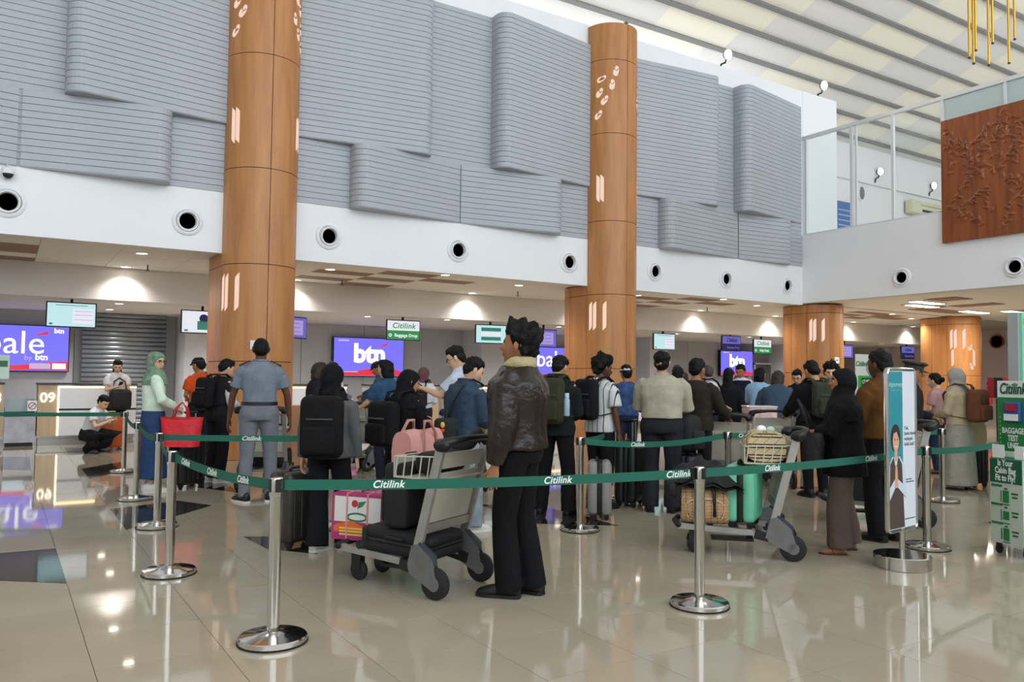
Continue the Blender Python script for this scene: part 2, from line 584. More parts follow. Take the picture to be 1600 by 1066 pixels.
mback = struct('wall_mezzanine', MB().box((26.5, 17.6, 7.6), (16, 0.3, 5.0)), WHITE_WARM)
obj('cove_ledge', MB().box((26.5, 17.4, 8.62), (16, 0.14, 0.06)), WHITE_WARM, mback)
mright = struct('wall_mezzanine_end', MB().box((34.2, 5, 10), (0.3, 28, 20)), WHITE_WARM)
farw = struct('wall_far', MB().box((34.0, 6, 1.78), (0.2, 36, 3.56)), mat('far_wall_paint', '#cfc2bf', 0.7))
# glazing with frames
FRAME = mat('white_frame', '#d9dbdc', 0.4)
win = struct('window_1', MB().box((XR + 0.1, 2.6, 8.15), (0.10, 23.4, 0.09)), FRAME)
for y in (14.16, 12.75, 11.6, 10.34):
    obj('mullion', MB().box((XR + 0.1, y, 6.76), (0.08, 0.07, 2.7)), FRAME, win)
obj('mullion', MB().box((XR + 0.1, 12.62, 6.76), (0.05, 0.05, 2.7)), FRAME, win)
for y in (8.93, 7.5, 6.1, 4.7, 3.3, 1.9):
    obj('mullion', MB().box((XR + 0.1, y, 7.8), (0.08, 0.06, 0.66)), FRAME, win)
obj('sill_rail', MB().box((XR + 0.1, 12.2, 5.445), (0.09, 4.0, 0.05)), FRAME, win)
for y0, y1 in ((12.79, 14.12), (11.64, 12.71), (10.38, 11.56)):
    obj('pane', MB().box((XR + 0.1, (y0 + y1) / 2, 6.78), (0.012, y1 - y0, 2.64)), GLASS, win)
FROST = mat('frosted_glass', '#cfe0e0', 0.35, spec=0.5)
FROST.node_tree.nodes['Principled BSDF'].inputs['Transmission Weight'].default_value = 0.35
for y0, y1 in ((8.96, 10.3), (7.53, 8.9), (6.13, 7.47), (4.73, 6.07), (3.33, 4.67), (1.93, 3.27)):
    obj('frosted_pane', MB().box((XR + 0.1, (y0 + y1) / 2, 7.8), (0.012, y1 - y0, 0.62)), FROST, win)
struct('wall_behind_carving', MB().box((XR + 0.12, -0.3, 6.44), (0.1, 21.2, 2.1)), WHITE_WARM)

# ------------------------------------------------------------------ hall roof: sloping ceiling of cream and grey panels between dark beams
def zc(y):
    return 1.43 + 16 - 0.433 * y
CREAM = mat('ceiling_panel_cream', '#f5edd9', 0.7)
CGREY = mat('ceiling_panel_grey', '#e6e1da', 0.7)
BEAM = mat('ceiling_beam', '#84827f', 0.6)
Y0, Y1 = 2.0, 17.5
ang = math.atan(-0.433)
roof = struct('ceiling', MB().add([(-15, Y1, zc(Y1) + .06), (35, Y1, zc(Y1) + .06), (35, Y0, zc(Y0) + .06), (-15, Y0, zc(Y0) + .06), (-15, Y1, zc(Y1) + .3), (35, Y1, zc(Y1) + .3), (35, Y0, zc(Y0) + .3), (-15, Y0, zc(Y0) + .3)],
                                    [(0, 1, 2, 3), (4, 5, 6, 7), (0, 1, 5, 4), (1, 2, 6, 5), (2, 3, 7, 6), (3, 0, 4, 7)]), CGREY)
struct('ceiling_level', MB().box((10, -3.6, zc(Y0) + 0.2), (50, 11.4, 0.3)), CGREY)
ys = [15.55 + 0.772 * 2 - 0.772 * k for k in range(20)]
Rx = Matrix.Rotation(ang, 3, 'X')
bm_ = MB().box((0, 0, 0), (50, 0.12, 0.10), Rx).mesh('beam'); bm_.materials.append(BEAM)
PL = 2.65
pw = 0.772 / math.cos(ang) - 0.11
pc = MB().box((0, 0, 0), (PL - 0.004, pw, 0.02), Rx).mesh('ceiling_panel'); pc.materials.append(CREAM)
pg = pc.copy(); pg.materials[0] = CGREY
for k, y in enumerate(ys):
    if y < 2.2: continue
    o = bpy.data.objects.new('beam', bm_); COL.objects.link(o); o.parent = roof; o.location = (10, y, zc(y) - 0.0)
    ym = y - 0.386
    for i in range(-1, 13):
        x = 1.0 + PL * i + (0.63 * k) % (PL * 2) - PL
        if x > 33: continue
        o = bpy.data.objects.new('ceiling_panel', pc if (i % 2 == 0) else pg)
        COL.objects.link(o); o.parent = roof; o.location = (x, ym, zc(ym) + 0.03)

# sides of the hall that the photograph does not look at: end wall and the tall window front behind the viewer
struct('wall_left', MB().box((-15.1, 6, 8.7), (0.2, 36, 17.4)), WHITE)
fac = struct('window_2', MB().box((9.5, -9, 1.9), (49, 0.25, 3.8)), WHITE_WARM)  # unseen front, solid base added so daylight enters only from high up
for k in range(18):
    obj('mullion', MB().box((-14.5 + 2.88 * k, -9, 10.3), (0.12, 0.2, 13.2)), FRAME, fac)
for z in (7.0, 10.2, 13.4):
    obj('transom', MB().box((9.5, -9, z), (49, 0.16, 0.1)), FRAME, fac)
struct('wall_right_rear', MB().box((34.2, -4, 1.8), (0.25, 10, 3.6)), WHITE_WARM)
# ------------------------------------------------------------------ wood-clad columns with lit slots
SLOT = glow('lit_slot', '#ffdcc6', 0.9)
def arcpts(cx, cy, r, a0, a1, n):
    return [(cx + r * math.cos(a0 + (a1 - a0) * k / n), cy + r * math.sin(a0 + (a1 - a0) * k / n)) for k in range(n + 1)]
def plate(path, thick, z0, z1):
    """curved cladding plate, path in plan with the outside to the right of travel"""
    n = len(path); rings = []
    for i, (x, y) in enumerate(path):
        a = Vector(path[max(i - 1, 0)]); b = Vector(path[min(i + 1, n - 1)])
        t = (b - a).normalized(); nr = Vector((t.y, -t.x))
        p = (x, y); q = (x - nr.x * thick, y - nr.y * thick)
        rings.append([(*p, z0), (*p, z1), (*q, z1), (*q, z0)])
    return MB().loft(rings)
def slot_patch(root, c, r, L, ang, z0, z1, w, cut, name='lit_slot'):
    """upright lit slot whose ends are cut on a curve; ang in degrees on the column"""
    rr = r + 0.004
    m = MB(); rows = []
    N = 10
    for k in range(N + 1):
        t = k / N
        z = z0 + (z1 - z0) * t
        e = 0.0
        if cut == 'L':
            lo, hi = (max(0, 1 - t * 7) ** 2, max(0, 1 - (1 - t) * 7) ** 2)
            a0 = -w / 2 + w * 0.85 * max(hi, 0) ; a1 = w / 2 - w * 0.0 - w * 0.0
            a0 = -w / 2 + w * 0.85 * hi; a1 = w / 2 - w * 0.85 * lo
        else:
            lo, hi = (max(0, 1 - t * 7) ** 2, max(0, 1 - (1 - t) * 7) ** 2)
            a0 = -w / 2 + w * 0.85 * lo; a1 = w / 2 - w * 0.85 * hi
        rows.append((z, a0, a1))
    ring0 = []; rings = []
    for z, a0, a1 in rows:
        ln = []
        for s in range(3):
            a = math.radians(ang) + (a0 + (a1 - a0) * s / 2) / r
            y = c[1] + rr * math.sin(a)
            ln.append((c[0] + rr * math.cos(a), y, z))
        rings.append(ln)
    m.loft(rings, cap=False, closed=False)
    return obj(name, m, SLOT, root)
def leaf_patch(root, c, r, ang, z, size, tilt):
    """lit leaf with a curled vein, wrapped on the column"""
    def wrap(u, v, rr):
        a = math.radians(ang) + u / r
        return (c[0] + rr * math.cos(a), c[1] + rr * math.sin(a), z + v)
    ca, sa = math.cos(tilt), math.sin(tilt)
    pts = []
    for k in range(16):
        t = 2 * PI * k / 16
        v = math.cos(t) * 0.5; u = math.sin(t) * 0.30 * (0.55 + 0.45 * math.cos(t / 1.0 - 0.4) ** 2 + (0.25 if math.cos(t) < 0.3 else 0))
        pts.append((size * (u * ca - v * sa), size * (u * sa + v * ca)))
    m = MB().add([wrap(u, v, r + 0.004) for u, v in pts], [tuple(range(16))])
    lf = obj('lit_leaf', m, SLOT, root)
    arc = []
    for k in range(9):
        t = -0.6 + 4.0 * k / 8
        u, v = 0.12 * math.cos(t) * 1.0, 0.16 + 0.13 * math.sin(t + PI)
        arc.append(wrap(size * (u * ca - v * sa), size * (u * sa + v * ca), r + 0.006))
    obj('vein', MB().tube(arc, 0.006, 5), DARK_SEAM, lf)
def column(label, cx, r, L, z_top, leaves, slots_hi, slots_lo):
    root = thing('column', label, 'column', (cx, D, 0), group='wood-clad hall columns')
    g = 0.006
    zs = [0.0, 1.655, 3.30, 4.94, 6.915, 8.59, 10.4]
    obj('core', MB().cyl((0, 0, 0), r - 0.03, z_top - 0.02, 28), DARK_SEAM, root, True)
    obj('core', MB().prism(arcpts(0, 0, r - 0.03, PI, 2 * PI, 12) + arcpts(0, L, r - 0.03, 0, PI, 12), 0, 3.5), DARK_SEAM, root)
    for i in range(len(zs) - 1):
        z0, z1 = zs[i] + g, min(zs[i + 1] - g, z_top)
        if zs[i] >= z_top - 0.1: break
        low = zs[i + 1] <= 3.31
        cut = (3.30 + g, min(3.52, z_top)) if abs(zs[i] - 3.30) < 0.01 else None
        da = g / r
        arcs = [(-PI / 2 + da, 0 - da), (-PI + da, -PI / 2 - da)]
        for a0, a1 in arcs:
            obj('panel', plate(arcpts(0, 0, r, a0, a1, 14), 0.025, z0, z1), WOOD, root, 40)
        rearz = (z0, z1) if low else cut
        if rearz:
            for a0, a1 in ((da, PI / 2 - da), (PI / 2 + da, PI - da)):
                obj('panel', plate(arcpts(0, L, r, a0, a1, 12), 0.025, *rearz), WOOD, root, 40)
            if L > 0.05:
                obj('side_panel', plate([(r, 0.006), (r, L - 0.006)], 0.025, *rearz), WOOD, root)
                obj('side_panel', plate([(-r, L - 0.006), (-r, 0.006)], 0.025, *rearz), WOOD, root)
    if z_top > 4:
        obj('cap', MB().cyl((0, 0, z_top - 0.02), r, 0.03, 28), WOOD, root)
    for an, z, s, t in leaves:
        leaf_patch(root, (0, 0), r, an, z, s, t)
    for an, z0, z1, w, ct in slots_hi + slots_lo:
        slot_patch(root, (0, 0), r, L, an, z0, z1, w, ct)
    return root
HI = [(-152, 5.36, 5.98, 0.085, 'R'), (-143.5, 5.36, 5.98, 0.085, 'R'), (-36, 5.38, 6.0, 0.085, 'L'), (-27, 5.38, 6.0, 0.085, 'L')]
LOW = [(-168, 2.50, 3.14, 0.085, 'L'), (-158, 2.50, 3.14, 0.085, 'L'), (-137, 2.50, 3.14, 0.085, 'L'), (-12, 2.5, 3.14, 0.08, 'R')]
LV = [(-152, 7.34, 0.24, -0.6), (-139, 7.66, 0.24, -0.5), (-150, 7.84, 0.24, -0.5), (-124, 8.01, 0.24, 0.0), (-146, 8.15, 0.24, -1.0), (-116, 8.32, 0.24, -0.1),
      (-50, 7.72, 0.22, 0.2), (-40, 7.48, 0.22, 0.3), (-33, 7.95, 0.22, 0.3), (-28, 7.62, 0.22, 0.3), (-26, 7.3, 0.22, 0.2), (-44, 8.1, 0.22, 0.3)]
column('tall wooden column behind the grey-uniformed guard, glowing leaves at its top', 3.77, 0.63, 0.9, 10.6, [(a, z - 0.02, s, t) for a, z, s, t in LV], HI, LOW)
column('tall wooden column behind the striped-shirt man, top in view below the ceiling', 11.68, 0.63, 0.62, 9.42, LV, HI, LOW)
column('wooden column under the corner of the white mezzanine wall', 19.3, 0.60, 0.5, 3.52, [], [], LOW)
column('farthest wooden column, beside the round red wall clock', 26.35, 0.66, 0.5, 3.54, [(-120, 2.55, 0.22, -0.4), (-118, 1.95, 0.22, 0.5)], [], LOW + [(-110, 1.95, 2.5, 0.085, 'R'), (-165, 1.95, 2.5, 0.08, 'L'), (-60, 2.5, 3.14, 0.08, 'R')])
pp = tag(obj('paper_notice', MB().box((0, 0, 0), (0.2, 0.006, 0.15)), mat('paper', '#e6e8e4', 0.8)), 'small white paper notice taped to the tall wooden column near the guard', 'notice')
pp.location = (3.60, 13.605, 1.93); pp.rotation_euler = (0, 0, -0.27)
obj('printed_logo', MB().box((0, -0.0045, 0), (0.11, 0.002, 0.03)).box((0, -0.0045, -0.035), (0.15, 0.002, 0.012)), mat('teal_print', '#5f9fae', 0.8), pp)
pp2 = tag(obj('paper_notice', MB().box((0, 0, 0), (0.2, 0.006, 0.17)), MATS['paper']), 'small white notice on the wooden column under the mezzanine corner', 'notice')
pp2.location = (19.15, 13.63, 2.0)
obj('printed_logo', MB().box((0, -0.0045, 0), (0.11, 0.002, 0.03)), MATS['teal_print'], pp2)

# ------------------------------------------------------------------ round air nozzles in the white band
HOLE = mat('nozzle_throat', '#0b0b0c', 0.9)
def nozzle(label, loc, rz, tilt=(0.0, 0.0), s=1.0):
    root = thing('air_nozzle', label, 'air vent', loc, rz, 'round air nozzles in the white band')
    obj('flange', MB().lathe([(0.245, 0.0), (0.245, -0.018), (0.225, -0.035), (0.20, -0.04), (0.185, -0.025), (0.185, 0.0)], axis='Y', n=32), WHITE, root, 40)
    cup = MB().lathe([(0.18, 0.03), (0.178, -0.05), (0.165, -0.075), (0.145, -0.07), (0.132, -0.02), (0.125, 0.05), (0.12, 0.06)], axis='Y', n=32)
    c = obj('swivel_ring', cup, WHITE, root, 40); c.rotation_euler = (tilt[0], 0, tilt[1])
    h = obj('throat', MB().lathe([(0.128, 0.02), (0.128, 0.03)], axis='Y', n=28), HOLE, c)
    return root
for k, x in enumerate((0.01, 2.57, 5.03, 7.74, 10.53, 13.07, 15.49, 17.84, -2.6)):
    w = ['at the left edge of the photo under the small dome camera', 'just left of the tall column behind the guard', 'just right of the tall column behind the guard', 'midway between the two tall columns', 'just left of the second tall column',
         'just right of the second tall column', 'second from the wall corner on the right', 'nearest the corner with the mezzanine wall', 'beyond the left edge of the photo'][k]
    if k < 8:
        nozzle('round white air nozzle ' + w, (x, D - 0.02, 4.0), 0, (0.10, -0.02 + 0.03 * (k % 3)))
nozzle('round white air nozzle in the mezzanine wall nearer the corner', (XR, 11.35, 3.98), -PI / 2, (0.05, 0.12))
nozzle('round white air nozzle in the mezzanine wall under the carved panel', (XR, 8.75, 3.96), -PI / 2, (0.05, 0.05))
# dome camera
dc = thing('dome_camera', 'small white dome security camera on the cladding at the left edge', 'camera', (0.0, D - 0.12, 4.42))
obj('bracket', MB().tube([(0, 0.14, 0.12), (0, 0.02, 0.12), (0, 0, 0.06)], 0.025), WHITE, dc, True)
obj('housing', MB().lathe([(0.03, 0.09), (0.085, 0.06), (0.09, 0.0), (0.08, -0.02)], n=20), WHITE, dc, 40)
obj('dome', MB().lathe([(0.075, -0.02), (0.06, -0.06), (0.03, -0.085), (0.004, -0.09)], n=20), BLACK, dc, True)

# ------------------------------------------------------------------ downlights
LAMP = glow('lamp_disc', '#fff1dc', 14)
def downlight(label, x, y, z, watts, group, spot=80):
    root = thing('downlight', label, 'downlight', (x, y, z), 0, group)
    obj('ring', MB().lathe([(0.115, 0.0), (0.115, -0.012), (0.10, -0.014), (0.088, -0.004), (0.088, 0.0)], n=20), WHITE, root, 40)
    obj('lens', MB().cyl((0, 0, -0.006), 0.088, 0.004, 18), LAMP, root)
    if watts:
        ld = bpy.data.lights.new('downlight_beam', 'SPOT')
        ld.energy = watts; ld.spot_size = math.radians(spot); ld.spot_blend = 1.0; ld.color = (1.0, 0.94, 0.87); ld.shadow_soft_size = 0.06
        lo = bpy.data.objects.new('beam', ld); COL.objects.link(lo); lo.parent = root; lo.location = (0, 0, -0.03)
    return root
i = 0
for x in (2.03, 5.46, 9.93, 13.5, 17.93, 21.35, 25.5, 29.2):
    wh = {2.03: 'left of the first tall column', 5.46: 'right of the first tall column', 9.93: 'left of the second tall column', 13.5: 'right of the second tall column', 17.93: 'left of the corner column', 21.35: 'right of the corner column', 25.5: 'left of the farthest column', 29.2: 'right of the farthest column'}[x]
    downlight('small round soffit downlight nearer the white band, ' + wh, x, 15.32, 3.545, 170, 'soffit downlights, front row', 140)
    downlight('small round soffit downlight washing the bulkhead, ' + wh, x, 17.48, 3.545, 120, 'soffit downlights, back row', 130)
for x in (7.7, 15.9, 23.4):
    downlight('small round downlight at the lip of the soffit, ' + {7.7: 'between the two tall columns', 15.9: 'between second tall column and corner column', 23.4: 'between corner column and farthest column'}[x], x, 14.68, 3.545, 90, 'soffit lip downlights', 120)
for x, y, wh in ((2.2, 19.9, 'nearer light right of the pale cyan monitor over counter 09'), (2.22, 21.9, 'farther light right of the pale cyan monitor over counter 09'), (8.1, 19.8, 'left of the green baggage drop monitor'), (10.3, 19.5, 'right of the green baggage drop monitor'), (14.3, 19.8, 'right of the lilac monitor'), (19.5, 20.1, 'right of the monitor over the beige-shirted man'), (22.8, 19.8, 'beside the green help monitor'), (27.3, 21.8, 'behind the corner column'), (30.8, 19.8, 'left of the bluish far monitor'), (5.6, 20.6, 'behind the first tall column')):
    downlight('small staff-area downlight ' + wh, x, y, 3.0, 260, 'staff area downlights', 150)
TROF = glow('troffer_lens', '#fff6e6', 12)
for k, (x, y) in enumerate(((20.7, 12.0), (21.5, 12.6), (24.5, 12.75), (25.4, 12.0))):
    t = thing('ceiling_light', 'long bright recessed ceiling light under the mezzanine, ' + ('nearest the corner column', 'just behind the nearest one', 'above the farthest column', 'rightmost of the four')[k], 'ceiling light', (x, y, 3.55), 0.0, 'recessed lights under the mezzanine')
    obj('frame', MB().box((0, 0, -0.005), (1.3, 0.36, 0.02)), WHITE, t)
    obj('lens', MB().box((0, 0, -0.017), (1.2, 0.28, 0.008)), TROF, t)
    ld = bpy.data.lights.new('ceiling_light_glow', 'AREA'); ld.shape = 'RECTANGLE'; ld.size = 1.2; ld.size_y = 0.28; ld.energy = 60; ld.color = (1, 0.93, 0.83)
    lo = bpy.data.objects.new('glow', ld); COL.objects.link(lo); lo.parent = t; lo.location = (0, 0, -0.04)
for k, (x, y) in enumerate(((2.35, 16.9), (6.3, 16.9), (10.6, 16.4), (17.3, 16.6), (22.9, 16.7))):
    t = thing('sprinkler', 'small black sprinkler head under the soffit, ' + ('left of the first tall column', 'right of the first tall column', 'left of the second tall column', 'left of the corner column', 'right of the corner column')[k], 'sprinkler', (x, y, 3.54), 0, 'soffit sprinklers')
    obj('pipe', MB().cyl((0, 0, -0.10), 0.012, 0.10, 8), BLACK, t)
    obj('deflector', MB().cyl((0, 0, -0.115), 0.04, 0.008, 12), BLACK, t)

# flood lights on the top of the wall and inside the mezzanine
FLOOD = glow('flood_lens', '#fffdf4', 22)
def flood(label, loc, aim, up=420):
    t = thing('flood_light', label, 'flood light', loc)
    obj('arm', MB().tube([(0, 0, 0), (0, -0.02, 0.14), (0.12, -0.05, 0.2), (0.16, -0.06, 0.34)], 0.025, 8), BLACK, t, True)
    R = Matrix.Rotation(aim[1], 3, 'Z') @ Matrix.Rotation(aim[0], 3, 'X')
    hd = obj('head', MB().lathe([(0.04, 0.08), (0.11, 0.04), (0.135, -0.03), (0.125, -0.04)], axis='Y', n=20), mat('lamp_grey', '#55565a', 0.5), t, 40)
    hd.location = (0.18, -0.06, 0.42); hd.rotation_euler = (aim[0], 0, aim[1])
    obj('lens', MB().lathe([(0.125, -0.04), (0.10, -0.055), (0.02, -0.06)], axis='Y', n=20), FLOOD, hd)
    if up:
        ld = bpy.data.lights.new('flood_beam', 'SPOT'); ld.energy = up; ld.spot_size = math.radians(120); ld.spot_blend = 1.0; ld.color = (1.0, 0.94, 0.84); ld.shadow_soft_size = 0.12
        lo = bpy.data.objects.new('beam', ld); COL.objects.link(lo); lo.parent = t; lo.location = (0.18, -0.2, 0.55); lo.rotation_euler = (-math.radians(82), 0, 0)
    return t
flood('bright flood light on the wall top left of the corner', (15.55, D + 0.2, 9.5), (0.2, -0.1))
flood('bright flood light on the wall top at the white stub wall', (19.5, D + 0.2, 9.5), (0.2, -0.1))
flood('bright spot light on the mezzanine back wall beside the speaker', (26.8, 17.42, 8.72), (0.1, -0.2), 60)
flood('bright spot light on the mezzanine back wall above the air conditioner', (30.3, 17.42, 8.68), (0.1, -0.2), 60)
for k, x in enumerate((-7.0, -2.5, 2.0)):  # floods added out of view to brighten the ceiling
    flood('added unseen flood light on the wall top, ' + ('farthest left', 'second from left', 'above the first tall column')[k], (x, D + 0.2, 9.5), (0.2, -0.1))
cp = thing('wall_camera', 'tiny camera on top of the second tall column', 'camera', (11.75, 13.75, 9.45))
obj('stem', MB().cyl((0, 0, 0), 0.015, 0.06, 8), BLACK, cp); obj('housing', MB().ell((0, 0, 0.09), (0.05, 0.07, 0.045)), ALU, cp, True)

# mezzanine fittings
ac = thing('air_conditioner', 'cream wall air conditioner seen through the mezzanine glass', 'air conditioner', (29.6, 17.4, 7.85))
obj('casing', MB().rbox((0, -0.16, 0.2), (2.0, 0.32, 0.5), 0.06), mat('ac_cream', '#d9d3b4', 0.4), ac, 40)
obj('louvre', MB().box((0.25, -0.328, 0.07), (1.2, 0.02, 0.09)), BLACK, ac)
obj('grille', MB().box((0.25, -0.325, 0.28), (1.4, 0.015, 0.03)), mat('ac_dark_cream', '#a8a284', 0.5), ac)  # grille strip in a darker cream than the casing
sk = thing('wall_speaker', 'oval grey loudspeaker on the mezzanine back wall', 'speaker', (25.9, 17.42, 8.2))
obj('body', MB().ell((0, 0, 0), (0.20, 0.10, 0.30)), WHITE_WARM, sk, True); obj('grille', MB().ell((0, -0.05, 0), (0.15, 0.07, 0.24)), mat('grille_grey', '#77787a', 0.7), sk, True)
bp_ = thing('blue_poster', 'blue notice board on the mezzanine wall beside the white stub', 'board', (24.9, 17.4, 6.9))
obj('board', MB().box((0, -0.02, 0), (1.0, 0.04, 1.7)), mat('poster_blue', '#4a6aa8', 0.6), bp_)
for k in range(7):
    obj('text_line', MB().box((0, -0.044, 0.55 - 0.18 * k), (0.75, 0.006, 0.05)), mat('poster_pale', '#9fb4d8', 0.6), bp_)
rb = thing('red_box', 'dark red box on the ledge inside the mezzanine glass', 'box', (20.0, 12.4, 5.32))
obj('case', MB().rbox((0, 0, 0.15), (0.45, 0.3, 0.28), 0.03), mat('dark_red', '#7a2530', 0.5), rb); obj('lid', MB().box((0, 0, 0.30), (0.47, 0.32, 0.03)), mat('dark_red2', '#531820', 0.5), rb)

# ------------------------------------------------------------------ carved wooden panel on the mezzanine front
NY, NZ = 200, 190
ya = np.linspace(10.26, 7.2, NY); za = np.linspace(4.69, 7.52, NZ)
YY, ZZ = np.meshgrid(ya, za, indexing='ij')
hgt = np.zeros_like(YY)
r3 = np.random.default_rng(3)
for stem in range(46):
    y, z = 7.3 + 2.9 * ((stem * 0.618) % 1.0), r3.uniform(4.75, 6.9)
    a = r3.normal(PI / 2, 0.5)
    for st in range(13):
        y += 0.05 * math.cos(a); z += 0.05 * math.sin(a); a += r3.normal(0, 0.3)
        hgt = np.maximum(hgt, 0.022 * np.exp(-((YY - y) ** 2 + (ZZ - z) ** 2) / 0.0004))
        if st % 2 == 0:
            la = a + r3.choice([-1, 1]) * r3.uniform(0.5, 1.1); ll = r3.uniform(0.05, 0.085)
            cy_, cz_ = y + ll * math.cos(la), z + ll * math.sin(la)
            u = (YY - cy_) * math.cos(la) + (ZZ - cz_) * math.sin(la); v = -(YY - cy_) * math.sin(la) + (ZZ - cz_) * math.cos(la)
            e = (u / ll) ** 2 + (v / (ll * 0.34)) ** 2
            hgt = np.maximum(hgt, np.where(e < 1, 0.05 * np.sqrt(np.clip(1 - e, 0, 1)) - 0.012 * np.exp(-(v / 0.008) ** 2), 0))
edge = np.minimum.reduce([YY - 7.2, 10.26 - YY, ZZ - 4.69, 7.52 - ZZ])
hgt = np.where(edge < 0.05, 0.0, hgt)
cpn = MB()
vs = [(XR - 0.11 - h, y, z) for y, z, h in zip(YY.ravel(), ZZ.ravel(), hgt.ravel())]
fs = [(i * NZ + j, i * NZ + j + 1, (i + 1) * NZ + j + 1, (i + 1) * NZ + j) for i in range(NY - 1) for j in range(NZ - 1)]
cpn.add(vs, fs)
cv = thing('carved_panel', 'large reddish-brown carved wooden relief panel on the mezzanine front', 'carving', (0, 0, 0))
obj('carving', cpn, WOOD_DARK, cv, True)
obj('backboard', MB().box((XR - 0.055, 8.73, 6.105), (0.10, 3.1, 2.87)), WOOD_DARK, cv)

# ------------------------------------------------------------------ gold tube chandelier, only its lower tubes reach into view
GOLD = mat('gold_tube', '#b8913a', 0.28, 1.0)
ch = thing('chandelier', 'gold chandelier of slim hanging tubes at the top right', 'chandelier', (11.35, 5.6, 5.7))
tubes = ((11.06, 5.77, 5.88), (11.11, 5.74, 5.80), (11.13, 5.72, 5.98), (11.29, 5.63, 5.78), (11.32, 5.59, 6.08), (11.52, 5.48, 5.81), (11.58, 5.43, 6.14), (11.75, 5.2, 6.3), (11.9, 5.25, 6.6))
for x, y, z in tubes:
    p = (x - 11.35, y - 5.6, z - 5.7)
    tb = obj('tube', MB().tube([p, (p[0], p[1], 2.0)], 0.0165, 10), GOLD, ch, 40)
    obj('end_cap', MB().cyl((p[0], p[1], p[2] - 0.006), 0.0185, 0.02, 10), BLACK, tb)
obj('ring', MB().lathe([(0.55, 2.0), (0.6, 2.0), (0.6, 2.06), (0.55, 2.06), (0.55, 2.0)], n=40, cap=False), GOLD, ch, 40)
for a in range(6):
    obj('spoke', MB().tube([(0, 0, 2.03), (0.57 * math.cos(a * PI / 3), 0.57 * math.sin(a * PI / 3), 2.03)], 0.015, 6), BLACK, ch)
obj('cable', MB().tube([(0, 0, 2.03), (0, 0, zc(5.6) - 5.7)], 0.012, 6), BLACK, ch)
# ------------------------------------------------------------------ check-in counters
CW = mat('counter_white', '#dfe1e4', 0.35)
LEDW = glow('warm_led_strip', '#ffdf9c', 6)
TXTLIT = glow('lit_number', '#fff3dd', 3)
def counter(label, x0, number=None, flip=False):
    """wood end panel, lit white front, steel kick plate; x0 is the wood panel's outer edge"""
    s = -1 if flip else 1
    t = thing('check_in_counter', label, 'counter', (x0, 18.2, 0), 0, 'check-in counters')
    bx = lambda xa, xb, ya, yb, za, zb: MB().box((s * (xa + xb) / 2, (ya + yb) / 2, (za + zb) / 2), (abs(xb - xa), yb - ya, zb - za))
    obj('wood_panel', bx(0, 0.33, 0, 0.75, 0.16, 1.19), WOOD_LIGHT, t)
    obj('body', bx(0.34, 1.75, 0.02, 0.75, 0.16, 1.15), CW, t)
    obj('upper_front', bx(0.36, 1.75, -0.005, 0.02, 0.72, 1.13), CW, t)
    obj('lower_front', bx(0.36, 1.75, -0.005, 0.02, 0.18, 0.68), CW, t)
    obj('groove', bx(0.36, 1.75, 0.0, 0.02, 0.68, 0.72), BLACK, t)
    obj('worktop', bx(-0.02, 1.77, -0.03, 0.78, 1.19, 1.225), mat('worktop_dark', '#3a3533', 0.4), t)
    l1 = obj('light_strip', bx(0.36, 1.75, -0.012, -0.002, 1.135, 1.16), LEDW, t)
    obj('light_strip', bx(0.335, 0.36, -0.012, 0.0, 0.18, 1.16), LEDW, t)
    obj('kick_plate', bx(0.02, 1.72, 0.03, 0.7, 0.0, 0.15), STEEL, t)
    obj('bumper_rail', bx(-0.01, 1.75, -0.035, -0.01, 0.15, 0.19), STEEL, t)
    if number:
        text(number, 0.27, TXTLIT, t, (s * 0.165, -0.012, 0.93), bold=0.01)
    sc = obj('small_display', bx(1.27, 1.45, -0.02, -0.006, 0.98, 1.08), mat('small_display', '#2a1420', 0.3, emit='#7a2030', estr=0.6), t)
    obj('digit_window', bx(1.36, 1.41, -0.026, -0.02, 0.99, 1.07), glow('digit_red', '#ff5a4a', 1.2), sc)
    return t
counter('wood and white check-in counter with lit number 09', 0.64, '09')
counter('check-in counter cut by the left edge of the photo, its number ending in 8', 0.07, '08', True)
for k, (x, fl_) in enumerate(((5.2, False), (9.4, True), (9.9, False), (14.3, True), (14.9, False), (20.3, False), (25.4, True), (30, True))):
    counter('white check-in counter ' + ('right of the first tall column', 'left of the middle video wall', 'under the green baggage drop monitor', 'behind the tall leather-jacketed man', 'left of the second tall column', 'under the small distant video wall', 'right of the service door', 'behind the corner column')[k], x, None, fl_)
sc_ = thing('baggage_scale', 'grey steel baggage scale between counters 08 and 09', 'scale', (0.35, 18.5, 0))
obj('front_panel', MB().box((0, 0, 0.32), (0.5, 0.6, 0.5)), mat('worn_steel', '#a8a6ac', 0.4, 0.6, var=0.2, vscale=5), sc_)
obj('belt_bed', MB().box((0, 0.9, 0.62), (0.5, 2.2, 0.08)), BLACK, sc_)
obj('glass_back', MB().box((0, 0.2, 0.75), (0.5, 0.04, 0.32)), mat('pale_blue_gloss', '#c3d6da', 0.15, 0.4), sc_)  # opaque plate in glossy pale blue
obj('plinth', MB().box((0, 0.02, 0.04), (0.46, 0.5, 0.07)), BLACK, sc_)
ns = thing('prohibition_sign', 'small square no-entry style sign beside counter 09', 'sign', (0.55, 18.16, 0.78))
obj('plate', MB().box((0, 0, 0), (0.16, 0.01, 0.2)), WHITE, ns); obj('ring', MB().lathe([(0.055, 0), (0.07, 0), (0.07, -0.008), (0.055, -0.008), (0.055, 0)], axis='Y', n=20, cap=False), mat('sign_red', '#8f2f36', 0.6), ns)
obj('slash', MB().bar((-0.04, -0.009, -0.04), (0.04, -0.009, 0.04), 0.006, 0.014), MATS['sign_red'], ns)
cm = thing('counter_monitor', 'small green and white screen on counter 08 at the left edge', 'monitor', (-0.1, 18.4, 1.23))
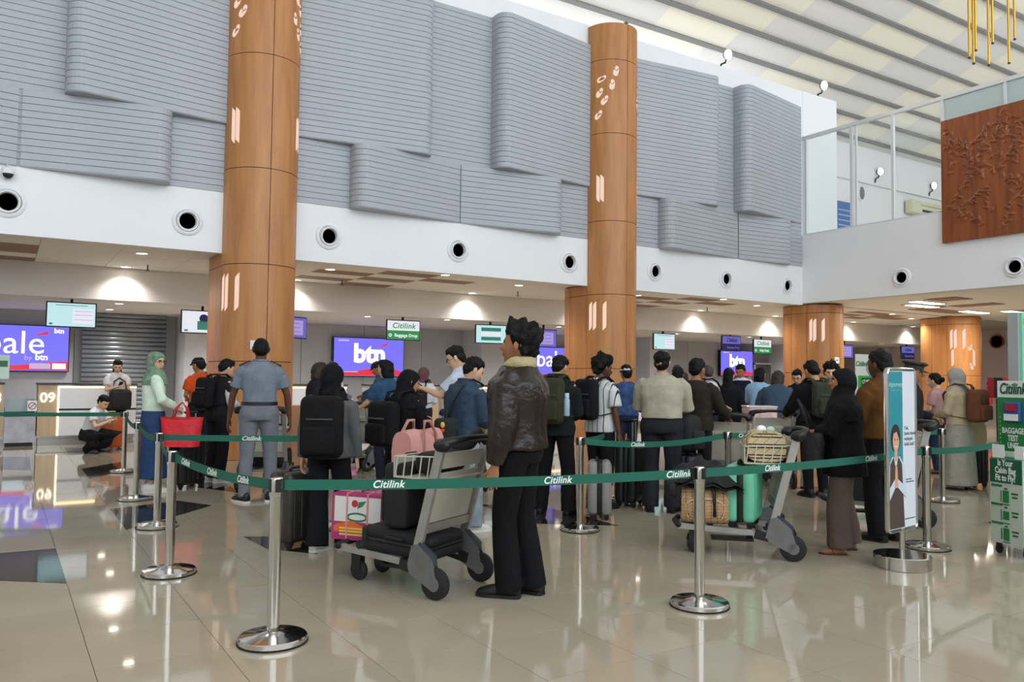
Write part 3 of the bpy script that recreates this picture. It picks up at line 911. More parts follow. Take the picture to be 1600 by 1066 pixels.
obj('stand', MB().box((0, 0, 0.04), (0.2, 0.12, 0.06)), BLACK, cm); obj('screen', MB().box((0, 0, 0.3), (0.5, 0.04, 0.46)), mat('mint_screen', '#9fb5a8', 0.4, emit='#b9d6c6', estr=0.35), cm)
obj('panel_block', MB().box((0.1, -0.023, 0.36), (0.24, 0.006, 0.12)), mat('green_block', '#3f7a5c', 0.5), cm)

# ------------------------------------------------------------------ LED walls
PURPLE = glow('screen_purple', '#706ae8', 1.25)
SWHITE = glow('screen_white', '#ffffff', 1.3)
SRED = glow('screen_red', '#f0303e', 1.0)
SPINK = glow('screen_pink', '#d9b8e8', 0.9)
def led(label, x0, x1, z0, z1, kind):
    xm, zm, w, h = (x0 + x1) / 2, (z0 + z1) / 2, x1 - x0, z1 - z0
    t = thing('video_wall', label, 'screen', (xm, 23.5, z0), 0, 'purple advertising screens behind the counters')
    obj('housing', MB().box((0, 0.08, h / 2), (w + 0.05, 0.14, h + 0.05)), SCREEN_BEZEL, t)
    sc = obj('screen', MB().box((0, -0.005, h / 2), (w, 0.02, h)), PURPLE, t)
    wave = [(-w / 2, 0.02)] + [(-w / 2 + w * k / 12, h * (0.16 + 0.05 * math.cos(2 * PI * k / 12 + (0 if kind == 'bale' else 2.2)))) for k in range(13)] + [(w / 2, 0.02)]
    m = MB(); m.loft([[(x, -0.018, z) for x, z in wave], [(x, -0.022, z) for x, z in wave]])
    obj('red_wave', m, SRED, sc)
    if kind == 'bale':
        text('bale', 0.82, SWHITE, sc, (0.20, -0.024, h * 0.60), bold=0.0)
        text('by', 0.18, SPINK, sc, (0.50, -0.024, h * 0.29)); text('btn', 0.21, SWHITE, sc, (0.79, -0.024, h * 0.30), bold=0.03)
        text('btn', 0.17, SWHITE, sc, (w / 2 - 0.22, -0.024, h * 0.9), bold=0.03)
        ax, az = 0.76, h * 0.80
    else:
        text('btn', 0.78 * h / 1.15, SWHITE, sc, (0.0, -0.024, h * 0.58), bold=0.04)
        ax, az = 0.42, h * 0.80
        obj('small_caption', MB().box((-w / 2 + 0.3, -0.02, h * 0.93), (0.34, 0.006, 0.05)), SPINK, sc)
        obj('small_caption', MB().box((-w / 2 + 0.5, -0.026, h * 0.11), (0.55, 0.006, 0.03)), SPINK, sc)
    m = MB(); tri = [(ax - 0.16, az - 0.02), (ax + 0.16, az + 0.10), (ax + 0.16, az + 0.02)]
    m.loft([[(x, -0.024, z) for x, z in tri], [(x, -0.028, z) for x, z in tri]])
    obj('red_accent', m, SRED, sc)
    if kind == 'bale':
        obj('badge', MB().box((w / 2 - 0.62, -0.028, 0.12), (0.46, 0.006, 0.14)), SPINK, sc); obj('badge', MB().box((w / 2 - 0.2, -0.028, 0.12), (0.3, 0.006, 0.14)), SWHITE, sc)
    return t
led('purple video wall at the left edge behind counters 08 and 09', -1.3, 1.46, 1.47, 2.6, 'bale')
led('purple video wall in full view behind the queue, between the two tall columns', 8.55, 10.85, 1.43, 2.6, 'btn')
led('purple video wall partly behind the man in the leather jacket', 15.1, 17.8, 1.45, 2.52, 'bale')
led('small distant purple video wall right of the second tall column', 25.3, 27.2, 1.62, 2.66, 'btn')

# ------------------------------------------------------------------ hanging monitors
MCY = glow('monitor_pale_cyan', '#bfe6ea', 1.0)
MWH = glow('monitor_white', '#e6e6f0', 1.0)
MGR = glow('monitor_green', '#2f9a50', 0.8)
MPU = glow('monitor_purple', '#7b74d6', 0.7)
MLV = glow('monitor_lilac', '#b9a6f0', 0.8)
MDK = glow('monitor_navy', '#2a2a66', 0.5)
MTXT = glow('monitor_ink', '#3f8f7a', 0.7)
def monitor(label, x, y, z, kind, yaw=0.0, w=0.95, h=0.54):
    t = thing('hanging_monitor', label, 'monitor', (x, y, z), yaw, 'monitors hanging over the counters')
    obj('ceiling_pole', MB().box((0, 0.06, (3.0 - z) / 2 + 0.1), (0.05, 0.05, 3.0 - z - 0.2)), BLACK, t)
    obj('casing', MB().rbox((0, 0.02, 0), (w, 0.06, h), 0.01, 1), SCREEN_BEZEL, t)
    P = lambda mt, cx, cz, ww, hh, y=-0.015, nm='picture_block': obj(nm, MB().box((cx, y, cz), (ww, 0.006, hh)), mt, scr)
    sw, sh = w - 0.05, h - 0.05
    if kind == 'info':
        scr = obj('screen', MB().box((0, -0.011, 0), (sw, 0.006, sh)), MCY, t)
        P(MWH, 0.22, -0.02, 0.4, 0.32); P(MLV, 0.22, 0.08, 0.34, 0.01, -0.02); P(MLV, 0.22, 0.0, 0.34, 0.01, -0.02); P(MLV, 0.22, -0.1, 0.34, 0.01, -0.02); P(MTXT, 0, 0.2, 0.6, 0.012, -0.02); P(MTXT, -0.38, -0.2, 0.06, 0.04, -0.02)
    elif kind == 'drop' or kind == 'help':
        scr = obj('screen', MB().box((0, -0.011, 0), (sw, 0.006, sh)), MWH if True else MCY, t)
        P(MGR, 0, -0.13, sw, sh * 0.48)
        text('Citilink', 0.2, MGR, scr, (0, -0.02, 0.11), shear=0.2, bold=0.02, space=1.1)
        text('Baggage Drop' if kind == 'drop' else 'Help Desk', 0.115, MWH, scr, (0.07, -0.022, -0.14), bold=0.03)
        m = MB().lathe([(0.02, -0.022), (0.045, -0.022), (0.045, -0.018), (0.02, -0.018)], axis='Y', n=16, c=(-0.37, 0, -0.14), cap=False); obj('round_icon', m, MWH, scr)
    elif kind == 'night':
        scr = obj('screen', MB().box((0, -0.011, 0), (sw, 0.006, sh)), MPU, t)
        P(MDK, 0, -0.13, sw, sh * 0.48)
        text('Citilink', 0.18, MDK, scr, (0, -0.02, 0.11), shear=0.2, bold=0.02); text('Baggage Drop', 0.11, MPU, scr, (0.07, -0.022, -0.14), bold=0.02)
    elif kind == 'list':
        scr = obj('screen', MB().box((0, -0.011, 0), (sw, 0.006, sh)), MCY, t)
        for k in range(3): P(MTXT if k != 1 else MWH, 0, 0.13 - 0.13 * k, 0.6, 0.1)
    elif kind == 'person':
        scr = obj('screen', MB().box((0, -0.011, 0), (sw, 0.006, sh)), MWH, t)
        P(MTXT, 0.0, -0.08, 0.24, 0.2); obj('cartoon_head', MB().lathe([(0.1, -0.018), (0.1, -0.014)], axis='Y', n=16, c=(0.02, 0, 0.08)), MDK, scr); P(MTXT, -0.36, -0.2, 0.08, 0.04)
    else:
        scr = obj('screen', MB().box((0, -0.011, 0), (sw, 0.006, sh)), MPU, t)
        P(MLV, 0.08, 0, 0.5, 0.36)
        for k in range(3): P(MPU, -0.1, 0.1 - 0.1 * k, 0.04, 0.04, -0.02); P(MPU, 0.1, 0.1 - 0.1 * k, 0.25, 0.015, -0.02)
    return t
monitor('pale cyan monitor hanging above counter 09', 1.24, 19.4, 2.66, 'info')
monitor('monitor with a cartoon figure half hidden left of the tall column', 3.9, 19.4, 2.63, 'person')
monitor('dark blue monitor peeking out right of the first tall column', 6.0, 19.4, 2.6, 'purple', 0.5)
monitor('green and white baggage drop monitor above the middle video wall', 8.95, 19.4, 2.65, 'drop', -0.05)
monitor('monitor with green rows just left of the tall curly-haired man', 11.65, 19.4, 2.65, 'list', -0.15)
monitor('lilac monitor just right of the tall curly-haired man', 13.5, 19.4, 2.6, 'purple', 0.12)
monitor('pale cyan monitor above the man in the beige shirt', 18.25, 19.4, 2.66, 'info')
monitor('dark purple baggage drop monitor above the small distant video wall', 21.4, 19.4, 2.7, 'night')
monitor('green and white help monitor left of the corner column', 23.0, 19.4, 2.64, 'help')
monitor('purple monitor edge showing right of the corner column', 27.8, 19.4, 2.6, 'purple')
monitor('bluish monitor hanging near the farthest column', 32.0, 19.4, 2.66, 'night')

# ------------------------------------------------------------------ stanchions and belts
def build_stanchion():
    t = thing('stanchion', 'x', 'stanchion')
    obj('base', MB().lathe([(0.001, 0.0), (0.17, 0.0), (0.182, 0.004), (0.182, 0.03), (0.176, 0.037), (0.10, 0.045), (0.045, 0.055), (0.036, 0.06)], n=40), CHROME, t, 35)
    obj('foot_ring', MB().lathe([(0.183, 0.0), (0.187, 0.002), (0.187, 0.008), (0.183, 0.010), (0.18, 0.005), (0.183, 0.0)], n=36, cap=False), RUBBER, t)
    obj('post', MB().lathe([(0.033, 0.05), (0.033, 0.78)], n=24), CHROME, t, 35)
    h = obj('head', MB().lathe([(0.036, 0.775), (0.036, 0.865), (0.033, 0.875), (0.012, 0.878)], n=24), CHROME, t, 35)
    obj('belt_slot', MB().box((0.0, 0.0, 0.835), (0.082, 0.03, 0.07)).box((0, 0, 0.835), (0.03, 0.082, 0.07)), BLACK, t)
    return t
st0 = build_stanchion()
STN = {}
used = [False]
def stanchion(key, x, y, label, rz=0.0):
    t = st0 if not used[0] else copy_tree(st0)
    used[0] = True
    t.location = (x, y, 0); t.rotation_euler = (0, 0, rz)
    tag(t, label, 'stanchion', 'chrome queue stanchions')
    STN[key] = (x, y)
stanchion('a', 1.282, 4.37, 'chrome stanchion nearest the camera, large disc base in the left foreground')
stanchion('b', 1.068, 6.21, 'second chrome stanchion of the left row, just left of the nearest one')
stanchion('c', 1.281, 8.141, 'third chrome stanchion of the left row, over a dark floor inlay')
stanchion('d', 1.346, 10.019, 'leaning chrome stanchion in front of the blue skirt', 0.2)
stanchion('e', 1.557, 12.876, 'farthest chrome stanchion of the left row, near the orange suitcase')
stanchion('f', 3.782, 3.694, 'chrome stanchion in the foreground before the tartan bag trolley')
stanchion('g', 4.654, 6.08, 'chrome stanchion beside the silver suitcase')
stanchion('h', 6.791, 3.96, 'chrome stanchion right behind the teal poster stand')
stanchion('i', 6.22, 7.41, 'chrome stanchion partly hidden by the striped-shirt man')
stanchion('j', 6.62, 6.05, 'chrome stanchion above the black jacket on the trolley')
stanchion('k', 2.62, 7.35, 'chrome stanchion hidden behind the girl with the large black backpack')
stanchion('l', 8.7, 4.2, 'chrome stanchion behind the green kiosk')
stanchion('m', 9.6, 5.4, 'chrome stanchion behind the woman in the black headscarf')
stanchion('n', -1.5, 14.4, 'chrome stanchion beyond the left edge near counter 08')
def belt(p, q, label, texts=(), sag=0.03, flipside=False, hw=0.0285, z=0.835, lean=0.0):
    a, b = Vector((*STN[p], z)), Vector((*STN[q], z))
    d = (b - a); L = d.length; u = d.normalized()
    a = a + u * 0.04; b = b - u * 0.04
    d = b - a; L = d.length
    n = Vector((u.y, -u.x, 0))
    if n.dot(-a) < 0: n = -n                      # towards the viewer's side
    t = thing('barrier_belt', label, 'barrier belt', (a.x, a.y, 0), 0, 'green queue barrier belts')
    N = 14
    rings = []
    def pt(s):
        return d * s + Vector((0, 0, z - sag * 4 * s * (1 - s)))
    for k in range(N + 1):
        s = k / N
        c = pt(s); c = Vector((c.x, c.y, c.z))
        w = n * 0.0012
        tw = Vector((0, 0, hw)) + n * (lean * 4 * s * (1 - s))
        rings.append([c - tw - w, c - tw + w, c + tw + w, c + tw - w])
    obj('webbing', MB().loft(rings), BELT, t)
    obj('end_clip', MB().box((d.x * 0.995, d.y * 0.995, z), (0.03, 0.03, 0.07)), BLACK, t)
    ang = math.atan2(-n.x, n.y) + PI           # text faces along n
    ang = math.atan2(n.x, -n.y)
    for s in texts:
        c = pt(s); slope = sag * 4 * (1 - 2 * s) / L
        right = Vector((math.cos(ang), math.sin(ang), 0))
        sgn = 1 if right.dot(u) > 0 else -1
        o = text('Citilink', 0.058, TXT_WHITE, t, (c.x + n.x * 0.003, c.y + n.y * 0.003, c.z), (PI / 2, 0, 0), shear=0.25, bold=0.02, space=1.05)
        o.rotation_euler = (Matrix.Rotation(ang, 3, 'Z') @ Matrix.Rotation(sgn * slope * 1.0, 3, Vector((0, 1, 0))) @ Matrix.Rotation(PI / 2, 3, 'X')).to_euler()
    return t
belt('a', 'f', 'long green barrier belt across the foreground, left of the tartan bag trolley', (0.225, 0.63, 0.955), 0.02)
belt('f', 'h', 'green barrier belt running from the tartan bag trolley to the poster stand', (0.25, 0.70), 0.02)
belt('a', 'b', 'green barrier belt slanting back from the nearest stanchion', (0.25, 0.55, 0.85), 0.03)
belt('b', 'c', 'green barrier belt seen end-on between second and third stanchion of the left row', (), 0.05)
belt('c', 'd', 'green barrier belt seen end-on between third and leaning stanchion of the left row', (), 0.05)
belt('d', 'e', 'green barrier belt seen end-on at the far end of the left row', (), 0.06)
belt('c', 'k', 'green barrier belt passing in front of the red tote bag and the guard', (0.55,), 0.005)
belt('g', 'j', 'sagging green barrier belt across the man in the beige shirt', (0.35,), 0.06)
belt('j', 'm', 'green barrier belt behind the cream plaid bag', (0.06,), 0.03)
belt('h', 'l', 'green barrier belt running from the poster stand to the kiosk', (), 0.03)
belt('n', 'e', 'green barrier belt across the front of counter 09', (), 0.01)
belt('g', 'i', 'green barrier belt behind the silver suitcase', (), 0.03)

# ------------------------------------------------------------------ poster stand
ps = thing('poster_stand', 'chrome poster stand with teal and white airport poster of a smiling attendant', 'sign stand', (5.94, 3.665, 0), 0.12)
obj('drum_base', MB().lathe([(0.001, 0), (0.205, 0), (0.21, 0.004), (0.21, 0.095), (0.205, 0.10), (0.001, 0.10)], n=40), CHROME, ps, 35)
obj('stem', MB().cyl((0, 0, 0.1), 0.022, 0.2, 16), CHROME, ps, 35)
fr = MB()
W2, Z0, Z1 = 0.235, 0.285, 1.53
pathf = []
for cx, cz, a0 in ((W2 - 0.04, Z1 - 0.04, 0), (-W2 + 0.04, Z1 - 0.04, 90), (-W2 + 0.04, Z0 + 0.04, 180), (W2 - 0.04, Z0 + 0.04, 270)):
    for k in range(5):
        a = math.radians(a0 + 22.5 * k)
        pathf.append((cx + 0.04 * math.cos(a), 0, cz + 0.04 * math.sin(a)))
rings = []
for i, p in enumerate(pathf + pathf[:1]):
    P_ = Vector(p); c0 = Vector((0, 0, (Z0 + Z1) / 2))
    a = Vector(pathf[(i - 1) % len(pathf)]); b = Vector(pathf[(i + 1) % len(pathf)])
    tg = (b - a).normalized(); nn = Vector((tg.z, 0, -tg.x))
    rings.append([P_ + nn * 0.012 * math.cos(t) + Vector((0, 0.02 * math.sin(t), 0)) for t in np.linspace(0, 2 * PI, 9)[:-1]])
fr.loft(rings, cap=False)
obj('frame', fr, CHROME, ps, 40)
po = obj('poster', MB().box((0, 0, (Z0 + Z1) / 2), (2 * W2 - 0.03, 0.016, Z1 - Z0 - 0.03)), mat('poster_white', '#d6dbe3', 0.35), ps)
def flat(poly, y, th=0.001):
    m = MB(); m.loft([[(x, y, z) for x, z in poly], [(x, y - th, z) for x, z in poly]]); return m
obj('teal_field', flat([(-W2 + 0.02, Z0 + 0.02), (0.012, Z0 + 0.02), (0.012, Z1 - 0.02), (-W2 + 0.02, Z1 - 0.02)], -0.0085), mat('poster_teal', '#2f8d97', 0.35), po)
text('injourney', 0.058, mat('poster_pale_teal', '#9fcfd2', 0.5), po, (-0.10, -0.0105, 1.41)); text('AIRPORTS', 0.02, MATS['poster_pale_teal'], po, (-0.10, -0.0105, 1.365), space=1.8)
INK = mat('poster_ink', '#4c5560', 0.7)
for k, s in enumerate(('Yuk,', 'bantu kami', 'melayani', 'lebih baik!')):
    text(s, 0.042, INK, po, (0.035, -0.0095, 1.07 - 0.042 * k), align='LEFT')
for z, l in ((0.665, 0.12), (0.645, 0.16), (0.36, 0.17)):
    obj('caption_line', flat([(0.035, z), (0.035 + l, z), (0.035 + l, z + 0.008), (0.035, z + 0.008)], -0.0085), INK, po)
# attendant printed on the poster: hair, face, neck, vest, sleeves, joined hands
px = 0.0
PX0, PZ0, PS = -0.11, 0.31, 1.28
_flat0 = flat
def flat(poly, y, th=0.001):
    return _flat0([(max(-0.218, min(PX0 + x * PS, 0.055)), max(0.302, PZ0 + (z - 0.32) * PS)) for x, z in poly], y, th)
def oval(cx, cz, rx, rz, n=24, a0=0, a1=2 * PI):
    return [(cx + rx * math.cos(a0 + (a1 - a0) * k / n), cz + rz * math.sin(a0 + (a1 - a0) * k / n)) for k in range(n)]
P_HAIR = mat('print_hair', '#2e2523', 0.5); P_SKIN = mat('print_skin', '#cf9f83', 0.5); P_VEST = mat('print_vest', '#4a3a36', 0.5); P_SHIRT = mat('print_shirt', '#c8d2dc', 0.5)
obj('printed_hair', flat(oval(px, 0.855, 0.062, 0.085), -0.0100), P_HAIR, po)
obj('printed_neck', flat([(px - 0.018, 0.72), (px + 0.018, 0.72), (px + 0.02, 0.80), (px - 0.02, 0.80)], -0.0110), P_SKIN, po)
obj('printed_face', flat(oval(px + 0.002, 0.84, 0.042, 0.062), -0.0115), P_SKIN, po)
obj('printed_fringe', flat([(px - 0.046, 0.84), (px - 0.03, 0.885), (px + 0.01, 0.895), (px + 0.048, 0.84), (px + 0.045, 0.91), (px, 0.935), (px - 0.045, 0.91)], -0.0125), P_HAIR, po)
for sx in (-1, 1):
    obj('printed_eye', flat(oval(px + 0.002 + sx * 0.017, 0.848, 0.007, 0.004, 10), -0.0125), P_HAIR, po)
obj('printed_smile', flat(oval(px + 0.002, 0.81, 0.016, 0.008, 12, PI, 2 * PI), -0.0125), mat('print_teeth', '#efe6e2', 0.5), po)
obj('printed_shirt', flat([(px - 0.105, 0.56), (px - 0.10, 0.69), (px - 0.05, 0.745), (px + 0.05, 0.745), (px + 0.115, 0.68), (px + 0.13, 0.55), (px + 0.05, 0.50), (px - 0.06, 0.50)], -0.0105), P_SHIRT, po)
obj('printed_vest', flat([(px - 0.085, 0.32), (px - 0.08, 0.60), (px - 0.075, 0.70), (px - 0.03, 0.745), (px, 0.66), (px + 0.03, 0.745), (px + 0.075, 0.70), (px + 0.085, 0.58), (px + 0.105, 0.32)], -0.0115), P_VEST, po)
obj('printed_sleeve', flat([(px - 0.105, 0.49), (px - 0.10, 0.56), (px - 0.02, 0.61), (px - 0.005, 0.57)], -0.0125), P_SHIRT, po)
obj('printed_sleeve', flat([(px + 0.13, 0.49), (px + 0.12, 0.56), (px + 0.02, 0.61), (px + 0.005, 0.57)], -0.0125), P_SHIRT, po)
obj('printed_hands', flat([(px - 0.022, 0.56), (px - 0.012, 0.68), (px, 0.70), (px + 0.012, 0.68), (px + 0.022, 0.56)], -0.0135), P_SKIN, po)

# ------------------------------------------------------------------ baggage test kiosk (faces -X)
KG = mat('kiosk_green', '#1f7a3e', 0.45); KW = mat('kiosk_white', '#e2e6e2', 0.5); KD = mat('kiosk_dark_green', '#14593a', 0.5); KP = mat('kiosk_panel', '#b9c4b6', 0.5)
ki = thing('baggage_kiosk', 'green and white cabin baggage test kiosk on castors at the right edge', 'kiosk', (7.06, 3.44, 0), -1.82)
ki.scale = (0.66, 0.8, 1.0)
# local: +X of the kiosk = world -Y, -Y of the kiosk = world -X (front)
obj('cabinet', MB().box((0, 0.28, 0.45), (0.46, 0.52, 0.70)), KG, ki)
obj('cabinet_front', MB().box((0, 0.012, 0.45), (0.46, 0.02, 0.70)), KP, ki)
obj('front_header', MB().rbox((0, 0.0, 0.70), (0.45, 0.012, 0.2), 0.005, 1), KD, ki)
for k, s in enumerate(('Is Your', 'Cabin Bag', 'Fit to Fly?')):
    text(s, 0.072, KW, ki, (0, -0.009, 0.765 - 0.062 * k), bold=0.03)
for k in range(3):
    z = 0.52 - 0.155 * k
    bg_ = obj('bag_icon', MB().rbox((-0.0, -0.004, z - 0.03), (0.085 if k != 1 else 0.085, 0.008, 0.10 if k != 1 else 0.07), 0.003, 1), KG, ki)
    obj('icon_handle', MB().box((0, -0.004, z + 0.035), (0.035, 0.006, 0.015)), KG, bg_)
    obj('caption_pill', MB().box((-0.13, -0.002, z + 0.055), (0.15, 0.006, 0.018)), KG, ki)
    obj('dimension_line', MB().box((-0.07, -0.002, z - 0.03), (0.006, 0.006, 0.09)), KD, ki)
    obj('dimension_line', MB().box((0.0, -0.002, z - 0.095), (0.10, 0.006, 0.006)), KD, ki); obj('caption_line', MB().box((0.12, -0.002, z), (0.09, 0.006, 0.012)), KD, ki); obj('caption_line', MB().box((0.12, -0.002, z - 0.03), (0.07, 0.006, 0.012)), KD, ki)
obj('tray', MB().box((0, 0.28, 0.805), (0.46, 0.52, 0.012)), KG, ki)
obj('tray_guard', MB().box((-0.12, 0.02, 0.86), (0.17, 0.006, 0.11)), KW, ki)
obj('tray_guard', MB().box((0.17, 0.02, 0.86), (0.12, 0.006, 0.11)), KW, ki)
bd = obj('sign_board', MB().box((-0.02, 0.15, 1.12), (0.44, 0.03, 0.66)), KW, ki)
obj('green_field', MB().add([(-0.235, 0.132, 0.86), (0.12, 0.132, 0.86), (0.195, 0.132, 0.94), (0.195, 0.132, 1.31), (-0.235, 0.132, 1.31)], [(0, 1, 2, 3, 4)]), KG, bd)
text('Citilink', 0.13, KD, bd, (-0.02, 0.128, 1.38), shear=0.2, bold=0.02)
for k, s in enumerate(('BAGGAGE', 'TEST', 'UNIT')):
    text(s, 0.066, KW, bd, (-0.02, 0.127, 1.03 - 0.062 * k), bold=0.03)
sd = obj('scale_display', MB().rbox((0.0, 0.11, 1.19), (0.22, 0.05, 0.17), 0.015, 2), mat('display_blue', '#2f4a8a', 0.4), ki)
obj('red_readout', MB().box((0.0, 0.082, 1.225), (0.15, 0.01, 0.05)), mat('readout', '#3a1016', 0.3, emit='#a02028', estr=0.5), sd)
obj('keypad', MB().box((0.0, 0.082, 1.145), (0.19, 0.01, 0.055)), KW, sd)
for k in range(8):
    for xx in (-0.2, 0.165):
        obj('dash_mark', MB().box((xx, 0.13, 0.93 + 0.035 * k), (0.005, 0.004, 0.016)), mat('dash_yellow', '#c9c45a', 0.6), bd)
for xx in (-0.19, 0.19):
    for yy in (0.08, 0.48):
        c = obj('castor_fork', MB().box((xx, yy, 0.085), (0.04, 0.05, 0.05)), BLACK, ki)
        obj('castor_wheel', MB().lathe([(0.01, -0.015), (0.04, -0.015), (0.04, 0.015), (0.01, 0.015)], (xx, yy, 0.041), 'X', 18), RUBBER, c, 40)

# mint board behind the kiosk and the customer banner
MINT = mat('mint_board', '#7fcfae', 0.5)
mb = thing('mint_information_board', 'tall mint green information board cut by the right edge of the photo', 'board', (10.58, 4.98, 0), 0.0)
obj('side', MB().box((0.03, 0.07, 1.16), (0.04, 0.12, 2.3)), mat('board_grey', '#9fa3a2', 0.6), mb)
pn = obj('panel', MB().box((0.6, 0.0, 1.16), (1.1, 0.04, 2.3)), MINT, mb)
MI = mat('mint_ink', '#1f4a44', 0.6)
text('BAGGAGE', 0.13, MI, pn, (0.09, -0.022, 1.99), align='LEFT', bold=0.03); text('information', 0.09, MI, pn, (0.09, -0.022, 2.09), align='LEFT')
for k in range(5):
    z = 1.72 - 0.3 * k
    obj('printed_icon', MB().box((0.17, -0.022, z), (0.12, 0.006, 0.09)), mat('mint_icon', '#2f8fa0', 0.5), pn)
    obj('printed_line', MB().box((0.22, -0.022, z - 0.10), (0.22, 0.006, 0.015)).box((0.2, -0.022, z - 0.13), (0.18, 0.006, 0.015)), MI, pn)
    obj('green_bar', MB().box((0.2, -0.022, z - 0.17), (0.2, 0.006, 0.03)), KG, pn)
obj('emblem', MB().lathe([(0.02, -0.024), (0.05, -0.024), (0.05, -0.021), (0.02, -0.021)], axis='Y', n=16, c=(0.12, 0, 2.2), cap=False), mat('emblem_yellow', '#b9a84a', 0.6), pn)
bn = thing('roll_up_banner', 'white and green customer service banner behind the mustard-shirted man', 'banner', (18.1, 12.0, 0))
obj('stand', MB().box((0, 0.05, 0.05), (1.0, 0.25, 0.1)), ALU, bn)
sh = obj('sheet', MB().box((0, 0, 1.1), (1.05, 0.012, 2.0)), KW, bn)
obj('green_field', MB().box((0.02, -0.009, 0.85), (0.9, 0.006, 1.45)), mat('banner_green', '#3fae4a', 0.5), sh)
obj('dark_plate', MB().box((0.06, -0.015, 1.42), (0.72, 0.006, 0.2)), mat('banner_dark', '#2a4a35', 0.5), sh)
text('CUSTOMER', 0.13, TXT_WHITE, sh, (0.06, -0.02, 1.42), bold=0.03); text('Citilink', 0.17, KG, sh, (-0.28, -0.012, 1.86), shear=0.2, bold=0.02)

# clock, extinguisher, pink sign, counter boxes at the far right
ck = thing('wall_clock', 'round dark red clock on the far wall', 'clock', (33.88, 16.75, 3.1), -PI / 2)
obj('case', MB().lathe([(0.28, 0), (0.28, -0.05), (0.24, -0.06), (0.22, -0.04)], axis='Y', n=28), mat('clock_red', '#96402f', 0.4), ck, 40)
obj('face', MB().lathe([(0.22, -0.045), (0.001, -0.045)], axis='Y', n=28), mat('clock_face', '#b06a55', 0.5), ck)
obj('hand', MB().bar((0, -0.05, 0), (0.05, -0.05, 0.13), 0.015, 0.015).bar((0, -0.05, 0), (-0.12, -0.05, 0.04), 0.015, 0.015), BLACK, ck)
fe = thing('fire_extinguisher', 'red fire extinguisher beside the farthest column', 'extinguisher', (26.75, 13.5, 0.75))
obj('cylinder', MB().lathe([(0.08, 0), (0.1, 0.02), (0.1, 0.5), (0.06, 0.58), (0.03, 0.62)], n=18), mat('fire_red', '#b3242c', 0.35), fe, 40)
obj('valve', MB().box((0, 0, 0.66), (0.05, 0.12, 0.08)), BLACK, fe); obj('hose', MB().tube([(0, -0.05, 0.64), (0.12, -0.06, 0.5), (0.11, -0.05, 0.2)], 0.014, 8), RUBBER, fe, True)
pk = thing('pink_sign', 'small pink sign above the red box at the far right', 'sign', (27.9, 11.6, 1.45))
obj('post', MB().cyl((0, 0, -1.45), 0.02, 1.4, 10), ALU, pk); obj('plate', MB().box((0, 0, 0.05), (0.75, 0.02, 0.16)), mat('sign_pink', '#d06a8c', 0.6), pk)
rbx = thing('red_ticket_box', 'black and red box on a stand left of the mint board', 'box', (12.6, 6.2, 0))
obj('pedestal', MB().box((0, 0, 0.6), (0.08, 0.08, 1.2)), BLACK, rbx); obj('case', MB().box((0, 0, 1.36), (0.52, 0.1, 0.3)), mat('box_red', '#a32226', 0.5), rbx); obj('black_half', MB().box((-0.15, -0.055, 1.36), (0.22, 0.012, 0.3)), BLACK, rbx)
